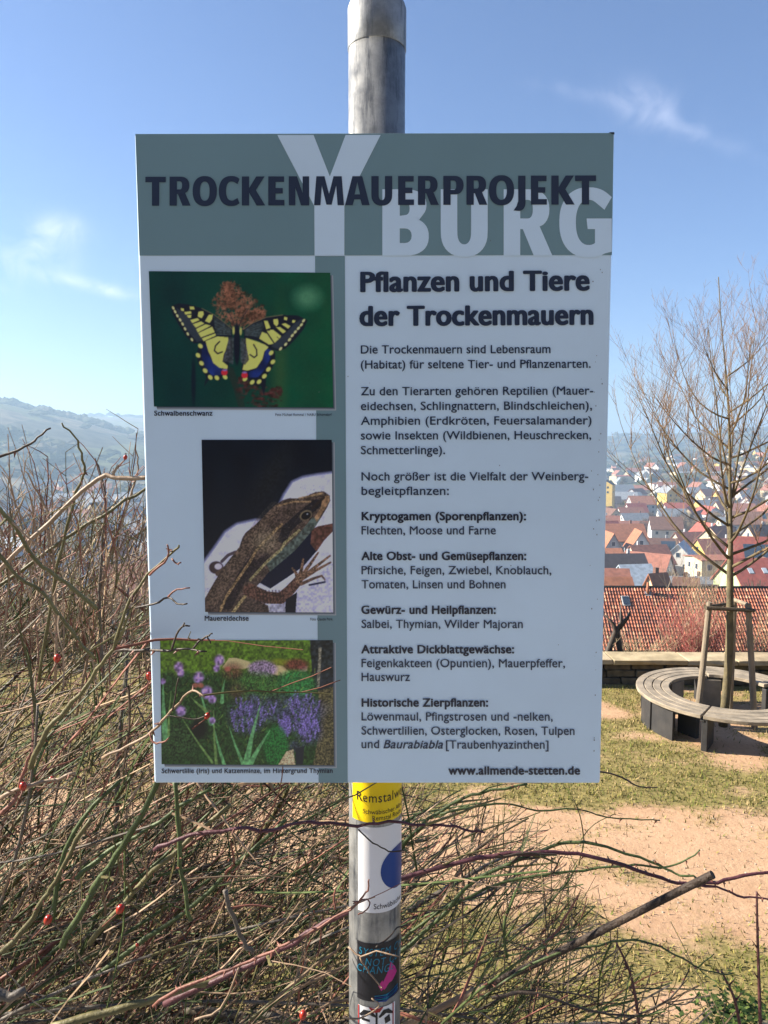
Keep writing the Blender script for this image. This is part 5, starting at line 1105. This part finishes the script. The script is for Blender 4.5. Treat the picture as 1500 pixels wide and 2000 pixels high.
NEAR = [ # px, ridge py, distance, w, d, wall h, roof h, rz deg, wall, roof, label, opts
 (1266, 1081, 190, 11, 10, 5.4, 5.6, 140, 'white', 'terracotta', 'white gabled house with blue windows and terracotta roof directly above the tiled roof', dict(chim=False)),
 (1205, 1083, 178, 13, 9, 5, 4.2, 6, 'white', 'dark', 'house with a dark maroon roof beside the white gabled house', dict()),
 (1240, 1104, 150, 6.5, 8, 4.5, 3.6, 12, 'grey', 'pale blue-grey', 'low building with pale blue-grey sheet roof in front of the maroon roofed house', dict(chim=False)),
 (1190, 1112, 138, 6.5, 8, 4, 3.6, -6, 'white', 'terracotta', 'small house with terracotta roof against the edge of the board, lowest one', dict(chim=False)),
 (1216, 1024, 240, 13, 10, 5.5, 4.8, 2, 'white', 'orange', 'long bright orange roofed house above two white gables', dict()),
 (1190, 1040, 226, 9, 5.4, 5, 4.6, 90, 'grey', 'orange', 'white gable front under the bright orange roof, the one nearer the board', dict(chim=False)),
 (1247, 1036, 226, 9, 6.2, 5, 5.0, 84, 'grey', 'orange', 'white gable front under the bright orange roof, the one nearer the tree', dict(chim=False)),
 (1385, 1086, 170, 7.5, 8, 6, .5, 4, 'cream', 'terracotta', 'cream flat-roofed house behind the branches left of the trunk', dict(chim=False)),
 (1330, 1060, 215, 10, 9, 5.4, 4.6, 60, 'white', 'pale blue-grey', 'white house with blue-grey roof right of the white gabled house', dict()),
 (1480, 1092, 138, 11, 11, 4.2, 4.6, 4, 'pale green', 'red', 'lime green house with bright red roof and skylights right of the trunk', dict(sky=3, chim=False)),
 (1480, 1050, 172, 12, 10, 5, 6.5, -12, 'white', 'red', 'tall bright red roof with solar panels at the right edge', dict(solar=True)),
 (1285, 1122, 108, 2.6, 3.0, 3.2, 2.4, 20, 'cream', 'orange', 'tiny orange roofed turret peeping over the tiled roof', dict()),
 (1340, 1130, 112, 3.0, 3.4, 3, 1.6, -20, 'beige', 'brown', 'small brown roofed shed peeping over the tiled roof', dict()),
 (1252, 969, 430, 14, 10, 5, 4.4, 4, 'grey', 'orange', 'house with a bright orange roof high in the mid town between board and tree', dict()),
 (1184, 938, 440, 7, 9, 10, 2.5, 60, 'yellow', 'dark', 'tall yellow walled house touching the edge of the board', dict()),
 (1307, 948, 430, 10, 8.5, 8, 4, 100, 'yellow', 'grey', 'yellow gable fronted house among the branches in the mid town', dict()),
 (1408, 1028, 260, 12, 10, 5, 4.5, 30, 'cream', 'terracotta', 'cream house with terracotta roof directly behind the crown fork', dict()),
 (1455, 1000, 290, 11, 9, 5, 4.5, -20, 'white', 'brown', 'white house with brown roof right of the crown fork', dict()),
 (1490, 1026, 235, 10, 9, 5, 4.6, 10, 'beige', 'dark', 'beige house with black roof above the tall red roof', dict()),
 (1345, 1040, 270, 11, 9, 5, 4.5, 15, 'beige', 'terracotta', 'beige house with terracotta roof behind the left limbs of the tree', dict()),
 (1300, 1010, 300, 12, 9, 5, 4.5, -10, 'white', 'brown', 'white house with brown roof between orange roof and tree limbs', dict()),
 (38, 1118, 225, 10, 8.5, 6, 6, 118, 'white', 'terracotta', 'white gabled house at the left edge seen through the rose stems', dict(chim=False)),
 (255, 1104, 128, 9.5, 9, 4, 4.8, 4, 'beige', 'terracotta', 'house with wide pinkish terracotta roof just left of the board', dict()),
 (150, 1088, 170, 11, 9, 4.5, 4.5, 20, 'white', 'grey', 'white house with grey roof left of the pinkish roof', dict()),
 (20, 1050, 260, 12, 9, 5, 4.5, -15, 'white', 'pale blue-grey', 'house with pale blue-grey roof at the left edge above the white gable', dict()),
]
for (px, py, D, w, d, hw, hr, rz, wall, roof, label, kw) in NEAR:
    p = pt(px, py, D); z0 = min(height(p.x, D), p.z - hr - hw); hw2 = p.z - hr - z0
    if hw2 > 14: z0 = p.z - hr - 14; hw2 = 14
    gable_house((p.x, D, z0), R(rz), w, d, hw2, hr, wall, roof, label, None, 2 if D < 300 else 1, rnd=rh, **kw); placed.append((p.x, D, max(w, d))); hs_list.append((p.x, D, wall, roof))
used = {}
def where(x, D):
    side = 'left of the board' if x < 0 else 'right of the board'
    return side
nh = 0
cells = []
for side in (-1, 1):
    D = 118.0
    while D < 1250:
        s = 11.5 + .025 * D; a0, a1 = (.275, .60); k_ = a0 * D
        while k_ < a1 * D:
            cells.append((side * (k_ + rh.uniform(0, s * .5)), D + rh.uniform(-.3, .3) * s, s)); k_ += s * rh.uniform(.85, 1.2)
        D += s * .95
D = 340.0
while D < 1000:   # the middle of the town, behind the board
    s = 20 + .03 * D; k_ = -.27 * D
    while k_ < .27 * D:
        if rh.random() < .8: cells.append((k_ + rh.uniform(0, s * .5), D + rh.uniform(-.3, .3) * s, s))
        k_ += s * rh.uniform(.85, 1.3)
    D += s
rh.shuffle(cells)
cells.sort(key=lambda c: c[1])
far = MB(); far_r = MB(); n_far = 0
rows = 'first second third fourth fifth sixth seventh eighth ninth tenth'.split()
tree_spots = []
for (x, D, s) in cells:
    if x < 0 and D > 640 + rh.uniform(-80, 60) + 0 * D: 
        continue
    if any((x - a) ** 2 + (D - b_) ** 2 < (c * .75 + 6) ** 2 for a, b_, c in placed): continue
    if rh.random() < .13: tree_spots.append((x, D)); continue
    w, d = rh.uniform(8.5, 14) * (1 + D * .00025), rh.uniform(7.5, 10.5); hw = rh.choice([3.2, 5.6, 5.8, 6.2]); hr = rh.uniform(3.2, 5.2); z0 = height(x, D); rz = rh.choice([0, 90, 0, 90, 45, 20]) + rh.uniform(-14, 14)
    if D > 600 and rh.random() < .18: w *= 2; hr = .6; hw = 8
    wall = rh.choice(['white', 'white', 'white', 'cream', 'beige', 'grey', 'yellow', 'salmon', 'cream', 'white']); roof = rh.choice(['terracotta', 'terracotta', 'brown', 'dark', 'grey', 'orange', 'orange' if D < 350 else 'brown', 'red', 'terracotta', 'grey', 'grey'])
    if x < 0: roof = rh.choice(['grey', 'brown', 'dark', 'grey', 'terracotta', 'grey']); 
    if D < 700 and nh < 270 and abs(x) > .272 * D:
        band = 'near' if D < 220 else 'middle' if D < 380 else 'far' if D < 560 else 'farthest'
        orient = 'gable-on' if abs(math.sin(R(rz))) > .7 else ('side-on' if abs(math.sin(R(rz))) < .35 else 'corner-on')
        size = 'wide' if w > 12.5 else ('small' if w < 10 else 'medium')
        sh_ = 'low' if hw < 4 else 'two-storey'
        key = (wall, roof, band, orient, size, sh_, x < 0)
        lab = f"{size} {sh_} {wall} house, {roof} roof, {orient}, {band} town rows {where(x, D)}"
        gable_house((x, D, z0), R(rz), w, d, hw, hr, wall, roof, lab, ('town houses ' + where(x, D)), 2 if D < 170 else (1 if D < 430 else 0), chim=D < 450 and rh.random() < .6, solar=(D < 400 and rh.random() < .15), rnd=rh)
        nh += 1; hs_list.append((x, D, wall, roof))
    else:
        M_ = Matrix.Rotation(R(rz), 3, 'Z'); c = WALLS[wall]; far.col = c; X, Y_ = w / 2, d / 2
        def P3(a, b_, c_): v = M_ @ Vector((a, b_, c_)); return (v.x + x, v.y + D, v.z + z0)
        far.add([P3(-X, -Y_, -2), P3(X, -Y_, -2), P3(X, Y_, -2), P3(-X, Y_, -2), P3(-X, -Y_, hw), P3(X, -Y_, hw), P3(X, Y_, hw), P3(-X, Y_, hw), P3(-X, 0, hw + hr), P3(X, 0, hw + hr)], [(0, 1, 5, 4), (2, 3, 7, 6), (1, 2, 6, 9, 5), (3, 0, 4, 8, 7)])
        far.col = ROOFS[roof]; o_ = .4; far.add([P3(-X - o_, -Y_ - o_, hw - .1), P3(X + o_, -Y_ - o_, hw - .1), P3(X + o_, 0, hw + hr + .2), P3(-X - o_, 0, hw + hr + .2), P3(X + o_, Y_ + o_, hw - .1), P3(-X - o_, Y_ + o_, hw - .1)], [(0, 1, 2, 3), (3, 2, 4, 5)])
        n_far += 1
M_FAR = mat('distant town', (1, 1, 1), .9, (.9, .9, .9), .1, attr=True)
o = far.build('distant_town', M_FAR, None, False, True); tag(o, kind='stuff', label='mass of small hazy houses at the far end of the valley town')
print('houses', nh, 'far', n_far, 'canes', len([1 for o in bl.children]))

# bare trees between the houses ------------------------------------------
protos = []
M_BT = mat('bare crown', (1, 1, 1), .9, (.8, .8, .8), .5, attr=True, spec=.1)
for s in range(5):
    rnd = random.Random(50 + s); q = MB(); q.col = (.14, .11, .08); q.tube([Vector((0, 0, -1)), Vector((0, 0, 3)), Vector((.2, 0, 7))], [.22, .18, .05], 5)
    cc = [(.20, .14, .09), (.15, .12, .08), (.24, .17, .11), (.13, .13, .06), (.045, .065, .03)][s]
    for i in range(420 if s < 4 else 700):
        q.col = shade(cc, rnd, .7, 1.3)
        if s < 4:
            a, e = rnd.uniform(0, 6.28), rnd.uniform(.1, 1.5); d = Vector((math.cos(a) * math.cos(e), math.sin(a) * math.cos(e), math.sin(e))); p = Vector((0, 0, 2 + rnd.random() * 2.5)) + d * rnd.uniform(.2, 1.9); p2 = p + (d + Vector((rnd.uniform(-.4, .4), rnd.uniform(-.4, .4), .35))) * rnd.uniform(1, 2.0)
            q.tube([p, p2], [.05, .02], 3, False)
        else:
            z = rnd.random(); rr_ = (1 - z) * 2.0 + .1; a = rnd.uniform(0, 6.28); p = Vector((math.cos(a) * rr_, math.sin(a) * rr_, 1 + z * 8)); u = Vector((rnd.uniform(-.4, .4), rnd.uniform(-.4, .4), rnd.uniform(-.5, .2))); v_ = Vector((rnd.uniform(-.3, .3), rnd.uniform(-.3, .3), .3)); q.add([p - u, p + v_, p + u], [(0, 1, 2)])
    me = q.mesh('bare_tree', False, True); me.materials.append(M_BT); protos.append(me)
def tree_label(x, D, s, sc):
    h_ = min(hs_list, key=lambda h: (h[0] - x) ** 2 + (h[1] - D) ** 2); band = 'near slope' if D < 110 else 'town edge' if D < 220 else 'middle town' if D < 400 else 'far town'
    return f"{'small' if sc < .75 else 'taller'} {TN_[s]} by {h_[2]} {h_[3]}-roofed house, {band}, {where(x, D)}"
def town_tree(x, D, s, sc, lab, grp):
    lab = tree_label(x, D, s, sc)
    o = link('bare_tree' if s < 4 else 'conifer_tree', protos[s]); o.location = (x, D, height(x, D)); o.scale = (sc * rh.uniform(.85, 1.2), sc, sc * rh.uniform(.85, 1.15)); o.rotation_euler = (0, 0, rh.uniform(0, 6.28)); tag(o, lab, 'tree', grp)
    return o
TN_ = ['brown bare tree', 'grey-brown bare tree', 'light tan bare tree', 'olive bare tree', 'dark green conifer']
for (x, D) in tree_spots:
    s = rh.choice([0, 1, 2, 3, 0, 1, 4]); town_tree(x, D, s, rh.uniform(.8, 1.2) * (1 + D * .0006), f"{TN_[s]} between the {'near' if D < 260 else 'middle' if D < 480 else 'far'} houses {where(x, D)}", f"{TN_[s]}s in the town {where(x, D)}")
for i in range(380):
    side = rh.choice((-1, 1, 1)); D = rh.uniform(30, 420) if i < 200 else rh.uniform(300, 720); a = rh.uniform(.27, .58); x = side * a * D
    if D < 110 and side > 0: continue
    if any((x - a_) ** 2 + (D - b_) ** 2 < (c * .6) ** 2 for a_, b_, c in placed): continue
    s = rh.choice([0, 1, 2, 3, 0, 1]); sc = rh.uniform(.5, .85) if D < 90 else rh.uniform(.6, 1.1); town_tree(x, D, s, sc, f"{'small' if sc < .75 else 'bigger'} {TN_[s]} on the {'near slope' if D < 110 else 'close town edge' if D < 220 else 'middle town'} {where(x, D)}", f"{TN_[s]}s in the town {where(x, D)}")
# woods on the ridges and fields
q = MB(); rw = random.Random(77)
def clump(x, y, r_, h_, c):
    z = height(x, y); q.col = shade(c, rw, .75, 1.25)
    for k_ in range(2):
        cx, cy, cz = x + rw.uniform(-.5, .5) * r_, y + rw.uniform(-.5, .5) * r_, z + h_ * rw.uniform(.3, .65); vs = []; n_ = 6
        for j, (zz, rr_) in enumerate(((-.5, .7), (0, 1), (.4, .6))):
            for i in range(n_): a = i * math.pi / 3 + j; g = rw.uniform(.7, 1.25); vs.append((cx + r_ * rr_ * g * math.cos(a), cy + r_ * rr_ * g * math.sin(a), cz + zz * h_ * .6))
        vs.append((cx, cy, cz + h_ * .5)); fs = [(j * n_ + i, j * n_ + (i + 1) % n_, (j + 1) * n_ + (i + 1) % n_, (j + 1) * n_ + i) for j in range(2) for i in range(n_)] + [(2 * n_ + i, 2 * n_ + (i + 1) % n_, 3 * n_) for i in range(n_)]
        q.add(vs, fs)
for i in range(4200):
    a = rw.uniform(-.66, .66); k_ = rw.random()
    if a < 0:
        if k_ < .45: D = rw.gauss(1160, 40)
        elif k_ < .75: D = rw.uniform(520, 900)
        elif k_ < .85: D = rw.gauss(900, 50)
        else: D = rw.uniform(1950, 2250)
        if a > -.12 and D < 2000: continue
    else:
        D = rw.uniform(600, 1500) if k_ < .6 else rw.uniform(1500, 2400)
        if a < .2 and D < 1500: continue
    if D < 200: continue
    x = a * D; n_ = noise.noise(Vector((x * .006, D * .006, 4)))
    if n_ < (-.15 if D > 1080 else .0): continue
    clump(x, D, rw.uniform(4, 9) * (1 + D * .0004), rw.uniform(5, 12), rw.choice([(.09, .075, .05), (.07, .07, .04), (.06, .07, .035)]))
o = q.build('distant_woods', M_BT, None, False, True); tag(o, kind='stuff', label='hazy bare woods and hedges over the hills')

# ------------------------------------------------------------------ haze
q = MB(); q.box((0, 0, 45), (12600, 12600, 220)); mh = bpy.data.materials.new('haze'); mh.use_nodes = True; t = mh.node_tree
for n in list(t.nodes):
    if n.type == 'BSDF_PRINCIPLED': t.nodes.remove(n)
v = t.nodes.new('ShaderNodeVolumePrincipled'); v.inputs['Color'].default_value = (.52, .75, 1, 1); v.inputs['Density'].default_value = .00056; v.inputs['Anisotropy'].default_value = .2
t.links.new(v.outputs[0], t.nodes['Material Output'].inputs['Volume'])
o = q.build('haze', mh); tag(o, kind='stuff')
